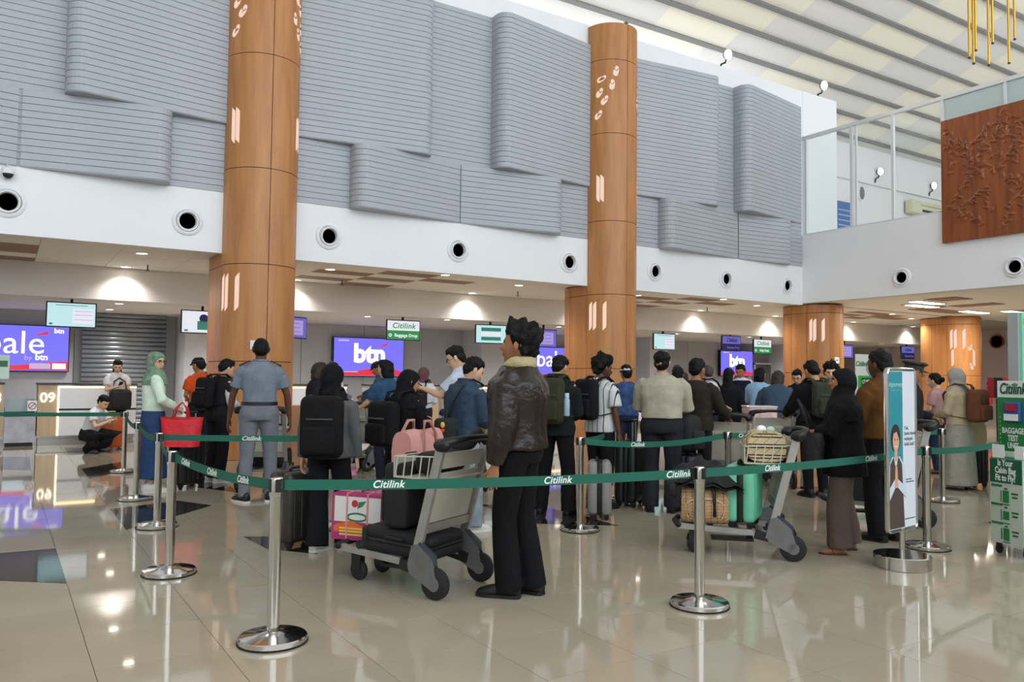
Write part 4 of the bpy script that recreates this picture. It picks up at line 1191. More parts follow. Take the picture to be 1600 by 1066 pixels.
# ------------------------------------------------------------------ luggage trolleys
PANEL = mat('trolley_panel', '#b8b3a4', 0.5, var=0.08, vscale=3)
COVER = mat('wheel_cover', '#6f6f6d', 0.5, 0.3, var=0.15, vscale=8)
CREAMW = mat('cream_wire', '#c9c4b2', 0.5)
def head_rz(hx, hy):
    return math.atan2(-hx, hy)
def build_trolley():
    """origin on the floor under the rear axle, +Y is forward"""
    t = thing('luggage_trolley', 'x', 'luggage trolley')
    for s in (-1, 1):
        p = obj('side_post', MB().bar((s * 0.275, 0.09, 0.17), (s * 0.275, -0.12, 0.97), 0.03, 0.062, (0, 1, 0)), ALU, t)
        m = MB(); prof = [(-0.115, 0.12), (-0.06, 0.07), (0.10, 0.15), (0.115, 0.21), (0.085, 0.33), (0.03, 0.345), (-0.075, 0.255)]
        m.loft([[(s * 0.275 - 0.028, y, z) for y, z in prof], [(s * 0.275 + 0.028, y, z) for y, z in prof]])
        obj('wheel_cover', m, COVER, t)
        edge = MB().tube([(s * 0.275, 0.035, 0.345), (s * 0.275, -0.075, 0.26), (s * 0.275, -0.115, 0.155)], 0.026, 8)
        obj('cover_edge', edge, mat('cover_edge', '#33373d', 0.6), t, True)
        w = obj('rear_wheel', MB().lathe([(0.03, -0.024), (0.085, -0.024), (0.102, -0.014), (0.102, 0.014), (0.085, 0.024), (0.03, 0.024)], (s * 0.275, -0.09, 0.102), 'X', 24), RUBBER, t, 40)
        obj('hub', MB().lathe([(0.045, -0.028), (0.045, 0.028)], (s * 0.275, -0.09, 0.102), 'X', 16), COVER, w, 40)
        obj('platform_rail', MB().bar((s * 0.25, 0.06, 0.20), (s * 0.17, 0.80, 0.225), 0.035, 0.045), ALU, t)
        cw = obj('front_caster', MB().lathe([(0.02, -0.018), (0.06, -0.018), (0.07, -0.01), (0.07, 0.01), (0.06, 0.018), (0.02, 0.018)], (s * 0.13, 0.66, 0.07), 'X', 20), RUBBER, t, 40)
        obj('caster_fork', MB().box((s * 0.13, 0.67, 0.15), (0.05, 0.08, 0.15)), BLACK, cw)
        obj('post_foot', MB().bar((s * 0.26, 0.0, 0.16), (s * 0.25, 0.2, 0.2), 0.05, 0.07), BLACK, t)
    for k in range(4):
        y = 0.14 + 0.2 * k; w = 0.25 - 0.1 * (y - 0.06); z = 0.20 + 0.034 * (y - 0.06)
        obj('platform_slat', MB().box((0, y, z), (2 * w, 0.05, 0.02)), ALU, t)
    obj('front_bumper', MB().tube([(-0.20, 0.80, 0.235), (0, 0.83, 0.24), (0.20, 0.80, 0.235)], 0.024, 10), RUBBER, t, True)
    obj('brake_bar', MB().box((0, 0.36, 0.11), (0.12, 0.34, 0.025)).box((0, 0.22, 0.15), (0.05, 0.05, 0.09)), BLACK, t)
    Rp = Matrix.Rotation(-math.atan2(0.21, 0.80) * -1, 3, 'X')
    lean = lambda z: 0.09 - 0.2625 * (z - 0.17)
    m = MB(); zz = (0.47, 0.80)
    m.loft([[(-0.255, lean(z) + 0.012, z), (0.255, lean(z) + 0.012, z), (0.255, lean(z) - 0.004, z), (-0.255, lean(z) - 0.004, z)] for z in zz])
    obj('sign_panel', m, PANEL, t)
    m = MB(); m.loft([[(-0.26, lean(z) + 0.02, z), (0.26, lean(z) + 0.02, z), (0.26, lean(z) - 0.02, z), (-0.26, lean(z) - 0.02, z)] for z in (0.405, 0.465)])
    obj('cross_beam', m, ALU, t)
    bk = MB()
    bk.box((0, 0.09, 0.76), (0.50, 0.38, 0.012)).box((0, 0.275, 0.82), (0.50, 0.010, 0.13))
    b_ = obj('basket', bk, PANEL, t)
    m = MB(); m.loft([[(-0.235, lean(z) - 0.0, z), (0.235, lean(z) - 0.0, z), (0.235, lean(z) - 0.014, z), (-0.235, lean(z) - 0.014, z)] for z in (0.83, 0.935)])
    obj('basket_back', m, PANEL, t)
    wr = MB()
    for s in (-1, 1):
        for k in range(6):
            x = s * 0.25; y = -0.06 + 0.065 * k
            wr.tube([(x, y, 0.76), (x, y - 0.02, 0.91)], 0.0045, 5)
        wr.tube([(s * 0.25, -0.10, 0.91), (s * 0.25, 0.275, 0.895)], 0.005, 6)
    wr.tube([(-0.25, 0.275, 0.895), (0.25, 0.275, 0.895)], 0.005, 6)
    obj('basket_wire', wr, CREAMW, b_)
    g = [(-0.30, -0.10, 0.975), (-0.295, -0.15, 1.0), (-0.24, -0.20, 1.02), (-0.1, -0.225, 1.03), (0.1, -0.225, 1.03), (0.24, -0.20, 1.02), (0.295, -0.15, 1.0), (0.30, -0.10, 0.975)]
    obj('handle', MB().tube(g, [0.03, 0.036, 0.028, 0.02, 0.02, 0.028, 0.036, 0.03], 10), BLACK, t, True)
    for s in (-1, 1):
        obj('handle_end', MB().ell((s * 0.285, -0.135, 0.99), (0.042, 0.065, 0.045), 12, 8), BLACK, t, True)
    return t
tr0 = build_trolley()
_tu = [False]
def trolley(x, y, hx, hy, label):
    t = tr0 if not _tu[0] else copy_tree(tr0)
    _tu[0] = True
    t.location = (x, y, 0); t.rotation_euler = (0, 0, head_rz(hx, hy))
    tag(t, label, 'luggage trolley', 'luggage trolleys')
    M = Matrix.Translation((x, y, 0)) @ Matrix.Rotation(head_rz(hx, hy), 4, 'Z')
    return M, head_rz(hx, hy)
T1, R1 = trolley(2.60, 4.86, -0.47, 0.88, 'luggage trolley with black suitcases beside the man in the leather jacket')
T2, R2 = trolley(5.47, 4.47, -0.72, 0.70, 'luggage trolley loaded with tartan bag and mint suitcase')
T3, R3 = trolley(2.80, 10.15, 0.50, 0.866, 'luggage trolley behind the legs of the grey-uniformed guard')
T4, R4 = trolley(7.35, 6.75, 0.85, 0.53, 'luggage trolley pushed by the man in the dark brown shirt')
T5, R5 = trolley(7.80, 4.75, -0.72, 0.70, 'luggage trolley behind the legs of the woman in brown trousers')
T6, R6 = trolley(4.95, 8.9, 0.3, 0.95, 'luggage trolley between the black-robed woman and the denim-shirted man')
T7, R7 = trolley(8.75, 7.25, 0.55, 0.83, 'luggage trolley carrying the big pink wrapped box')
for k in range(3):
    trolley(4.25 + 0.40 * k, 11.6 + 0.02 * k, 0.93, 0.36, 'empty luggage trolley nested in a row behind the two black headscarves, ' + ('leftmost', 'middle', 'rightmost')[k])

# ------------------------------------------------------------------ suitcases
def suitcase(label, M, rz, col, w=0.42, d=0.25, h=0.56, accent='#101012', ribs=True, lying=False, shell_rough=0.4, handle=0.0, group='suitcases', wheel_h=0.05):
    """M: world matrix of the base centre; upright with wheels unless lying"""
    t = thing('suitcase', label, 'suitcase', M.translation, 0, group)
    if lying:
        t.rotation_euler = (Matrix.Rotation(rz, 3, 'Z') @ Matrix.Rotation(PI / 2, 3, 'X')).to_euler()
    else:
        t.rotation_euler = (0, 0, rz)
    sh = mat('shell_' + col, col, shell_rough, spec=0.5, var=0.05, vscale=6)
    ac_ = mat('trim_' + accent, accent, 0.5)
    zb = wheel_h
    half = (d - 0.03) / 2
    obj('shell', MB().rbox((0, -half / 2 - 0.012, zb + h / 2), (w, half, h), min(0.045, half * 0.45), 3), sh, t, 50)
    obj('shell', MB().rbox((0, half / 2 + 0.012, zb + h / 2), (w, half, h), min(0.045, half * 0.45), 3), sh, t, 50)
    obj('zip_band', MB().rbox((0, 0, zb + h / 2), (w - 0.012, 0.05, h - 0.012), 0.012, 2), ac_, t, 50)
    if ribs:
        for s in (-1, 1):
            for k in range(5):
                x = (-0.36 + 0.18 * k) * w
                obj('rib', MB().rbox((x, s * (d / 2 - 0.001), zb + h / 2), (0.022, 0.008, h * 0.82), 0.0035, 1), sh, t)
    for sx in (-1, 1):
        for sy in (-1, 1):
            wb = obj('wheel_mount', MB().box((sx * (w / 2 - 0.05), sy * (d / 2 - 0.05), zb - 0.002), (0.05, 0.05, 0.03)), ac_, t)
            obj('wheel', MB().lathe([(0.01, -0.012), (0.024, -0.012), (0.024, 0.012), (0.01, 0.012)], (sx * (w / 2 - 0.05), sy * (d / 2 - 0.05), 0.024), 'X', 14), RUBBER, wb, 40)
    obj('side_handle', MB().tube([(w / 2 + 0.004, 0, zb + h * 0.36), (w / 2 + 0.022, 0, zb + h * 0.42), (w / 2 + 0.022, 0, zb + h * 0.58), (w / 2 + 0.004, 0, zb + h * 0.64)], 0.012, 8), ac_, t, True)
    obj('top_handle', MB().tube([(-0.07, 0.03, zb + h), (-0.05, 0.03, zb + h + 0.022), (0.05, 0.03, zb + h + 0.022), (0.07, 0.03, zb + h)], 0.012, 8), ac_, t, True)
    if handle:
        for s in (-1, 1):
            obj('pull_rod', MB().cyl((s * 0.07, -0.05, zb + h), 0.009, handle, 8), ALU, t)
        obj('pull_grip', MB().rbox((0, -0.05, zb + h + handle), (0.2, 0.03, 0.03), 0.01, 2), BLACK, t)
    return t
def Mt(x, y, z=0.0):
    return Matrix.Translation((x, y, z))
def on(T, x, y, z):
    return Matrix.Translation(T @ Vector((x, y, z)))
suitcase('dark olive-brown suitcase at the feet of the girl with the large backpack', Mt(2.16, 6.72), 0.45, '#2e2b25', 0.44, 0.27, 0.58)
suitcase('silver grey suitcase with black strap behind the queue belt', Mt(5.24, 6.52), 0.9, '#8f8d89', 0.36, 0.24, 0.54, ribs=True)
suitcase('dark grey suitcase between the striped shirt and the beige shirt men', Mt(6.08, 7.02), 0.6, '#1f2421', 0.42, 0.26, 0.66, handle=0.25)
suitcase('navy suitcase with a black backpack on top, right of the beige-shirted man', Mt(6.42, 6.45), 0.5, '#161c28', 0.40, 0.26, 0.56)
suitcase('black suitcase under the red tote bag', Mt(2.02, 10.75), 0.5, '#121314', 0.40, 0.26, 0.60, handle=0.3)
suitcase('orange suitcase with yellow edges beside the crouching man', Mt(1.80, 16.75), 0.15, '#b3501c', 0.42, 0.26, 0.64, '#d69a1e')
suitcase('black suitcase under a beige bag beside the woman in the grey headscarf', Mt(11.45, 6.0), 0.9, '#101114', 0.38, 0.25, 0.50)
suitcase('mint green suitcase standing on the right-hand trolley', on(T2, 0.0, 0.265, 0.215), R2 - 0.25, '#6fc7a6', 0.38, 0.25, 0.47)
suitcase('mint green suitcase carrying the pink travel bag', Mt(2.82, 5.79), 0.5, '#7cc4aa', 0.38, 0.25, 0.62)
suitcase('black suitcase lying flat on the trolley beside the leather-jacketed man', on(T1, 0.0, 0.46, 0.36), R1 + 0.0, '#121212', 0.46, 0.22, 0.50, lying=False, ribs=False) if False else None
ls = thing('suitcase', 'black suitcase lying flat on the trolley beside the man in the leather jacket', 'suitcase', on(T1, -0.02, 0.28, 0.222).translation, R1, 'suitcases')
BLKC = mat('black_fabric', '#141415', 0.8, bump=0.2, bscale=80)
ls.rotation_euler = (0.05, 0, R1)
obj('shell', MB().rbox((0, 0, 0.045), (0.42, 0.58, 0.085), 0.04, 3), BLKC, ls, 50); obj('shell', MB().rbox((0, 0, 0.13), (0.42, 0.58, 0.085), 0.04, 3), BLKC, ls, 50)
obj('zip_band', MB().rbox((0, 0, 0.088), (0.41, 0.57, 0.03), 0.012, 2), BLACK, ls)
for s in (-1, 1):
    obj('wheel', MB().lathe([(0.012, -0.012), (0.03, -0.012), (0.03, 0.012), (0.012, 0.012)], (s * 0.19, 0.31, 0.03), 'X', 14), RUBBER, ls, 40)
    obj('corner_guard', MB().rbox((s * 0.19, 0.265, 0.09), (0.05, 0.05, 0.16), 0.02, 2), BLACK, ls)
obj('side_handle', MB().tube([(-0.215, -0.08, 0.12), (-0.235, -0.05, 0.13), (-0.235, 0.05, 0.13), (-0.215, 0.08, 0.12)], 0.011, 8), BLACK, ls, True)
us = thing('suitcase', 'tall black soft suitcase upright against the trolley panel near the leather-jacketed man', 'suitcase', on(T1, -0.03, 0.30, 0.405).translation, R1 + 0.06, 'suitcases')
obj('shell', MB().rbox((0, 0, 0.22), (0.40, 0.19, 0.44), 0.04, 3), BLKC, us, 50); obj('front_pocket', MB().rbox((0, 0.11, 0.19), (0.34, 0.04, 0.3), 0.018, 2), BLKC, us, 50)
obj('top_handle', MB().tube([(-0.08, 0, 0.46), (-0.06, 0, 0.49), (0.06, 0, 0.49), (0.08, 0, 0.46)], 0.012, 8), BLACK, us, True)

# ------------------------------------------------------------------ soft bags and boxes
TARTAN = stripes_mat('beige_tartan', '#b08d66', '#4a3a30', 0.05, 0.005, 0, extra=[(2, 0.05, 0.005, '#4a3a30'), (1, 0.05, 0.005, '#4a3a30'), (2, 0.10, 0.004, '#8a3a30'), (1, 0.10, 0.004, '#8a3a30'), (2, 0.025, 0.003, '#cdb490'), (1, 0.025, 0.003, '#cdb490')])
PLAID = stripes_mat('cream_plaid', '#cdb98f', '#27262e', 0.085, 0.010, (0, 2, 'ADD'), extra=[((0, 2, 'SUBTRACT'), 0.085, 0.010, '#27262e'), ((1, 2, 'ADD'), 0.085, 0.006, '#7a6a52')])
def holdall(name, label, M, rz, w, d, h, material, handle_mat, group=None, handles=True, zip_=True):
    t = thing(name, label, 'bag', M.translation, rz, group)
    rings = []
    for k in range(9):
        s = k / 8; x = -w / 2 + w * s
        e = 1 - 0.16 * (2 * s - 1) ** 4
        ring = []
        for j in range(16):
            a = 2 * PI * j / 16
            cy, cz = math.cos(a), math.sin(a)
            yy = d / 2 * e * (abs(cy) ** 0.55) * (1 if cy > 0 else -1) * (1 - 0.22 * max(cz, 0))
            z_ = h / 2 + h / 2 * (abs(cz) ** 0.55) * (1 if cz > 0 else -1) * (1 - 0.06 * math.cos(3 * s * PI) * max(cz, 0))
            ring.append((x, yy, z_))
        rings.append(ring)
    obj('body', MB().loft(rings), material, t, 60)
    if zip_:
        obj('zip', MB().box((0, 0, h * 0.985), (w * 0.86, 0.016, 0.008)), handle_mat, t)
    if handles:
        for s in (-1, 1):
            pts = [(-w * 0.2, s * d * 0.50, h * 0.25), (-w * 0.19, s * d * 0.46, h * 0.9), (-w * 0.08, s * d * 0.34, h * 1.22), (w * 0.08, s * d * 0.34, h * 1.22), (w * 0.19, s * d * 0.46, h * 0.9), (w * 0.2, s * d * 0.50, h * 0.25)]
            obj('handle', MB().tube(pts, 0.014, 8), handle_mat, t, True)
        for xx in (-0.2, 0.2):
            obj('strap_band', MB().box((w * xx, 0, h * 0.45), (0.03, d * 1.005, h * 0.8)), handle_mat, t) if False else None
    return t
holdall('holdall', 'beige tartan holdall at the front of the right-hand trolley', on(T2, 0.0, 0.585, 0.235), R2 + PI / 2, 0.38, 0.44, 0.31, TARTAN, BLACK)
holdall('plaid_bag', 'cream plaid bag in the basket of the right-hand trolley', on(T2, 0.0, 0.10, 0.772), R2, 0.44, 0.36, 0.24, PLAID, BLACK, handles=False)
wb = thing('tissue_bundle', 'crumpled white tissue on top of the cream plaid bag', 'tissue', on(T2, 0.02, 0.12, 1.0).translation)
obj('fold', MB().ell((0, 0, 0.02), (0.05, 0.035, 0.035)), WHITE, wb, True); obj('fold', MB().ell((0.09, -0.02, 0.015), (0.04, 0.03, 0.03)), mat('pale_green_tissue', '#b9d2c4', 0.8), wb, True)
pb = holdall('travel_bag', 'pink soft travel bag on the mint suitcase beside the black-robed woman', Mt(2.82, 5.79, 0.69), 0.45, 0.42, 0.24, 0.32, mat('pink_fabric', '#c98f88', 0.75, bump=0.5, bscale=9), mat('pink_trim', '#b57f79', 0.7))
bb = holdall('beige_bag', 'beige bag on the black suitcase beside the woman in the grey headscarf', Mt(11.45, 6.0, 0.57), 0.9, 0.36, 0.24, 0.34, mat('beige_fabric', '#b59c78', 0.8, bump=0.5, bscale=9), mat('beige_trim', '#8f7a5c', 0.7))
gb = holdall('green_bag', 'dark green bag on the trolley behind the woman in brown trousers', on(T5, 0.0, 0.45, 0.475), R5, 0.40, 0.26, 0.26, mat('green_fabric', '#155a42', 0.8), BLACK)
hb = holdall('black_holdall', 'black holdall on the trolley platform behind the woman in brown trousers', on(T5, 0.0, 0.46, 0.235), R5, 0.46, 0.5, 0.24, BLKC, BLACK)
holdall('green_holdall', 'green bag in the basket of the trolley beside the guard', on(T3, 0.0, 0.05, 0.775), R3, 0.44, 0.22, 0.16, mat('green_fabric2', '#2f5c48', 0.8), BLACK)
holdall('black_bag', 'black bag lying on the platform of the trolley beside the guard', on(T3, 0.0, 0.46, 0.235), R3, 0.42, 0.5, 0.24, BLKC, BLACK)
pap = tag(obj('papers', MB().box((0, 0, 0), (0.22, 0.16, 0.015), Matrix.Rotation(0.3, 3, 'X')), MATS['paper']), 'white papers resting on the trolley basket beside the guard', 'papers')
pap.location = T3 @ Vector((-0.05, -0.02, 1.0)); pap.rotation_euler = (0, 0, R3)
# red tote on the arm of the woman in the sage headscarf
rt = thing('tote_bag', 'bright red tote bag hanging from the arm of the woman in mint', 'bag', (1.86, 10.28, 0.56), 0.0)
RED = mat('red_nylon', '#d81e2c', 0.55, bump=0.6, bscale=12)
rt.rotation_euler = (0, 0, -0.55)
rings = []
for k in range(7):
    s = k / 6; z = 0.34 * s
    w, d = 0.235 * (1 - 0.10 * (1 - s)) * (1.0 + 0.10 * s), 0.085 * (1 - 0.5 * s) + 0.012
    rings.append([(w * (abs(math.cos(a)) ** 0.6) * (1 if math.cos(a) > 0 else -1), d * math.sin(a) * (1 + 0.12 * math.sin(5 * a + 2 * s)), z + 0.018 * math.cos(2 * a) * s) for a in [2 * PI * j / 24 for j in range(24)]])
obj('body', MB().loft(rings), RED, rt, 60)
for s in (-1, 1):
    obj('handle', MB().tube([(-0.11, s * 0.03, 0.30), (-0.07, s * 0.025, 0.46), (0.0, s * 0.012, 0.53), (0.06, s * 0.025, 0.46), (0.09, s * 0.03, 0.30)], 0.011, 8, flat=0.5), RED, rt, True)
# pink wrapped box and plush charms
wx = thing('wrapped_box', 'large pink and white wrapped box on the trolley ahead of the brown-shirted man', 'box', on(T7, 0, 0.16, 0.62).translation, R7)
wx.location = T7 @ Vector((0, 0.52, 0.235)); PK = mat('pink_wrap', '#d3aaa4', 0.3, coat=0.6, var=0.15, vscale=5, bump=0.4, bscale=12)
obj('carton', MB().rbox((0, 0, 0.41), (0.40, 0.40, 0.82), 0.03, 2), PK, wx, 50); obj('tape', MB().box((0, 0, 0.41), (0.06, 0.404, 0.824)), mat('clear_tape', '#d9c9c4', 0.2), wx); obj('lid', MB().rbox((0, 0, 0.825), (0.405, 0.405, 0.03), 0.01, 1), mat('pale_wrap', '#d9cfcf', 0.3, coat=0.5), wx)
pkb = thing('carton', 'peach cardboard box just behind the guard on the far side of the trolley', 'box', (3.6, 11.3, 0), 0.3)
obj('carton_body', MB().box((0, 0, 0.5), (0.4, 0.3, 1.0)), mat('peach_card', '#c08a68', 0.8), pkb); obj('tape', MB().box((0, 0, 0.5), (0.05, 0.304, 1.004)), mat('tape_tan', '#a98a5c', 0.4), pkb)
# souvenir food box tied with pink string, on the front of the trolley
sb = thing('souvenir_box', 'colourful magenta and white food souvenir box tied with pink string', 'box', on(T1, -0.13, 0.80, 0.50).translation, R1 + 0.35)
sb.location = T1 @ Vector((0.06, 0.78, 0.25)); sb.rotation_euler = (0.02, 0.0, R1 + 0.25)
MAG = mat('box_magenta', '#a8306c', 0.45); BOXW = mat('box_white', '#d9d6d2', 0.5); ORG = mat('box_orange', '#d8682a', 0.5); GRN = mat('box_green', '#1f7a52', 0.5); YEL = mat('box_yellow', '#e0c04a', 0.5); RDD = mat('box_red_dot', '#c0262e', 0.5); STR = mat('pink_string', '#d58a8c', 0.6)
w, d, h = 0.25, 0.40, 0.33
obj('carton', MB().box((0, 0, h / 2), (w, d, h)), MAG, sb)
def face_pic(sgn, axis):
    """printed face: white sky, green oval badge, orange and magenta ground, red flower with leaves"""
    def F(poly, lift, mt, nm):
        if axis == 'x':
            m = MB(); m.loft([[(sgn * (w / 2 + 0.0005), y, z) for y, z in poly], [(sgn * (w / 2 + lift), y, z) for y, z in poly]])
        else:
            m = MB(); m.loft([[(x, sgn * (d / 2 + 0.0005), z) for x, z in poly], [(x, sgn * (d / 2 + lift), z) for x, z in poly]])
        obj(nm, m, mt, sb)
    L = (d if axis == 'x' else w) / 2 - 0.02
    F([(-L, 0.13), (L, 0.13), (L, h - 0.02), (-L, h - 0.02)], 0.001, BOXW, 'printed_panel')
    F([(-L, 0.02), (L, 0.02), (L, 0.10), (0.3 * L, 0.14), (-0.3 * L, 0.10), (-L, 0.13)], 0.0018, ORG, 'printed_ground')
    F([(-L, 0.02), (L, 0.02), (L, 0.055), (-L, 0.065)], 0.0022, MAG, 'printed_ground')
    F(oval(0, 0.165, 0.085, 0.034, 20), 0.0025, GRN, 'printed_badge'); F(oval(0, 0.165, 0.065, 0.02, 20), 0.003, BOXW, 'printed_badge')
    F(oval(0.02, 0.262, 0.026, 0.026, 16), 0.0025, RDD, 'printed_fruit')
    F([(-0.07, 0.285), (-0.01, 0.275), (0.0, 0.225), (-0.04, 0.245)], 0.0028, GRN, 'printed_leaf')
    for k in range(3):
        F([(-L * 0.8, 0.078 - 0.022 * k), (L * 0.75, 0.078 - 0.022 * k), (L * 0.75, 0.09 - 0.022 * k), (-L * 0.8, 0.09 - 0.022 * k)], 0.003, YEL, 'printed_words')
for a_, s_ in (('x', -1), ('x', 1), ('y', -1), ('y', 1)):
    face_pic(s_, a_)
stg = MB()
for yy in (-0.08, 0.08):
    stg.box((0, yy, h / 2), (w + 0.012, 0.012, h + 0.012))
stg.box((0, 0, h / 2), (0.012, d + 0.012, h + 0.012))
obj('string', stg, STR, sb)
obj('carry_grip', MB().tube([(-0.05, 0, h + 0.012), (-0.03, 0, h + 0.03), (0.03, 0, h + 0.03), (0.05, 0, h + 0.012)], 0.01, 8), GRN, sb, True)
# dark jacket thrown over the tartan bag
jk = thing('draped_jacket', 'black jacket thrown over the tartan holdall on the right-hand trolley', 'jacket', T2 @ Vector((0.0, 0.60, 0.575)), R2)
m = MB(); NX = 18
grid = []
rj = np.random.default_rng(11)
for i in range(NX):
    for j in range(NX):
        u, v = i / (NX - 1) * 2 - 1, j / (NX - 1) * 2 - 1
        rr = math.sqrt(u * u * 0.9 + v * v)
        z = 0.17 * math.exp(-1.1 * u * u - 0.9 * v * v) - 0.07 * max(0, rr - 0.62) + 0.022 * math.sin(7 * u + 3 * v) + 0.015 * math.sin(11 * v - 4 * u)
        grid.append((0.25 * u, 0.30 * v - 0.02, z))
fs = [(i * NX + j, i * NX + j + 1, (i + 1) * NX + j + 1, (i + 1) * NX + j) for i in range(NX - 1) for j in range(NX - 1)]
m.add(grid, fs); m.add([(x, y, z - 0.03) for x, y, z in grid], fs)
obj('cloth_body', m, BLKC, jk, True); obj('sleeve', MB().tube([(0.1, -0.18, 0.06), (0.2, -0.2, 0.0), (0.24, -0.2, -0.1), (0.24, -0.2, -0.2)], [0.06, 0.055, 0.05, 0.045], 12), BLKC, jk, True)
obj('sleeve', MB().tube([(-0.1, 0.18, 0.04), (-0.2, 0.26, 0.0), (-0.25, 0.26, -0.1)], [0.06, 0.055, 0.05], 12), BLKC, jk, True)
rk = thing('black_backpack', 'black backpack resting on the navy suitcase beside the beige-shirted man', 'backpack', (6.42, 6.45, 0.64), 0.4)
obj('bag_body', MB().rbox((0, 0, 0.2), (0.36, 0.24, 0.4), 0.09, 4), BLKC, rk, 60); obj('front_pocket', MB().rbox((0, -0.12, 0.13), (0.28, 0.07, 0.2), 0.03, 3), BLKC, rk, 60)
for s in (-1, 1):
    obj('strap', MB().tube([(s * 0.09, 0.11, 0.38), (s * 0.1, 0.18, 0.28), (s * 0.12, 0.17, 0.1), (s * 0.13, 0.11, 0.04)], 0.02, 8, flat=0.4), BLKC, rk, True)
jb = thing('jacket_bundle', 'black jacket bundle in the basket of the trolley beside the leather-jacketed man', 'jacket', T1 @ Vector((0.02, 0.06, 0.77)), R1)
obj('cloth_body', MB().rbox((0, 0.02, 0.08), (0.4, 0.2, 0.15), 0.06, 3), BLKC, jb, 60); obj('sleeve', MB().tube([(0.15, 0, 0.14), (0.26, -0.05, 0.2), (0.3, -0.1, 0.26), (0.36, -0.1, 0.2)], [0.05, 0.05, 0.045, 0.04], 10), BLKC, jb, True)
# ------------------------------------------------------------------ people: head, hand, body, clothes
NT, NP = 60, 40
_t = np.linspace(0, 2 * PI, NT, endpoint=False)
_th = _t - 0.55 * np.sin(_t)                    # denser towards the face (angle 0 = forward)
_ph = np.linspace(-PI / 2 + 0.06, PI / 2 - 0.06, NP)
TH, PH = np.meshgrid(_th, _ph)
DX, DY, DZ = np.cos(PH) * np.sin(TH), np.cos(PH) * np.cos(TH), np.sin(PH)
def sstep(a, b, x):
    t = np.clip((x - a) / (b - a), 0, 1)
    return t * t * (3 - 2 * t)
def head_shape(feature=1.0):
    A, B, Cc = 0.076, np.where(DY > 0, 0.094, 0.102), np.where(DZ > 0, 0.114, 0.122)
    k = 2.25
    R = (np.abs(DX / A) ** k + np.abs(DY / B) ** k + np.abs(DZ / Cc) ** k) ** (-1 / k)
    X, Y, Z = DX * R, DY * R, DZ * R
    low = sstep(0.0, -0.115, Z)
    X = X * (1 - 0.34 * low)
    back = sstep(0.0, -0.08, Y)
    Z = np.where(Z < 0, Z * (1 - 0.22 * back), Z)
    Y = Y + 0.012 * low * (Y > 0) * (DY > 0.2)
    fr = sstep(0.02, 0.06, Y) * feature
    g = lambda x0, z0, sx, sz: np.exp(-((X - x0) / sx) ** 2 - ((Z - z0) / sz) ** 2)
    dy = 0.026 * np.exp(-(X / 0.0125) ** 2) * np.where(Z > -0.026, np.exp(-((Z + 0.026) / 0.036) ** 2), np.exp(-((Z + 0.026) / 0.010) ** 2))
    dy += 0.010 * (g(0.013, -0.03, 0.008, 0.009) + g(-0.013, -0.03, 0.008, 0.009))
    dy += 0.007 * np.exp(-(X / 0.024) ** 2) * (np.exp(-((Z + 0.058) / 0.006) ** 2) + np.exp(-((Z + 0.070) / 0.007) ** 2))
    dy -= 0.004 * np.exp(-(X / 0.03) ** 2) * np.exp(-((Z + 0.082) / 0.006) ** 2)
    dy += 0.010 * np.exp(-(X / 0.022) ** 2) * np.exp(-((Z + 0.104) / 0.014) ** 2)
    dy += 0.005 * (g(0.028, 0.026, 0.022, 0.009) + g(-0.028, 0.026, 0.022, 0.009))
    dy -= 0.009 * (g(0.031, 0.006, 0.016, 0.010) + g(-0.031, 0.006, 0.016, 0.010))
    dy += 0.004 * (g(0.042, -0.025, 0.02, 0.02) + g(-0.042, -0.025, 0.02, 0.02))
    Y = Y + dy * fr
    return X, Y, Z
HX, HY, HZ = head_shape()
def grid_faces(nt=NT, np_=NP):
    fs = [(i * nt + j, i * nt + (j + 1) % nt, (i + 1) * nt + (j + 1) % nt, (i + 1) * nt + j) for i in range(np_ - 1) for j in range(nt)]
    fs.append(tuple(range(nt - 1, -1, -1))); fs.append(tuple(range((np_ - 1) * nt, np_ * nt)))
    return fs
GF = grid_faces()
def head_faces_mat():
    """material per face: 0 skin, 1 lips, 3 brows"""
    X, Y, Z = HX.ravel(), HY.ravel(), HZ.ravel()
    out = []
    for f in GF:
        f4 = f[:4]
        x, y, z = X[list(f4)].mean(), Y[list(f4)].mean(), Z[list(f4)].mean()
        m = 0
        if len(f) == 4 and y > 0.05:
            if abs(x) < 0.023 and -0.076 < z < -0.054: m = 1
            if 0.012 < abs(x) < 0.046 and 0.021 < z < 0.030: m = 3
        out.append(m)
    return out
HM = head_faces_mat()
def add_head(mb, xf):
    """full head with ears and eyes through transform xf (Matrix 4x4)"""
    P = np.stack([HX.ravel(), HY.ravel(), HZ.ravel()], 1)
    M = np.array(xf)
    Q = P @ M[:3, :3].T + M[:3, 3]
    o = len(mb.v)
    mb.v.extend(map(tuple, Q.tolist())); mb.f.extend([tuple(i + o for i in f) for f in GF]); mb.m.extend(HM)
    def part(c, r, mi, n=10, m=6, rot=None):
        k = len(mb.v); mb.ell(c, r, n, m, rot, mi)
        for i in range(k, len(mb.v)):
            mb.v[i] = tuple(xf @ Vector(mb.v[i]))
    for s in (-1, 1):
        part((s * 0.076, -0.006, -0.006), (0.010, 0.019, 0.032), 0, rot=Matrix.Rotation(-s * 0.35, 3, 'Z'))
        part((s * 0.083, -0.010, 0.004), (0.006, 0.020, 0.026), 0, rot=Matrix.Rotation(-s * 0.5, 3, 'Z'))
        part((s * 0.031, 0.083, 0.005), (0.0135, 0.008, 0.0075), 2)
        part((s * 0.031, 0.0885, 0.005), (0.0062, 0.0045, 0.0062), 3)
        part((s * 0.031, 0.0865, 0.0125), (0.015, 0.006, 0.003), 3)
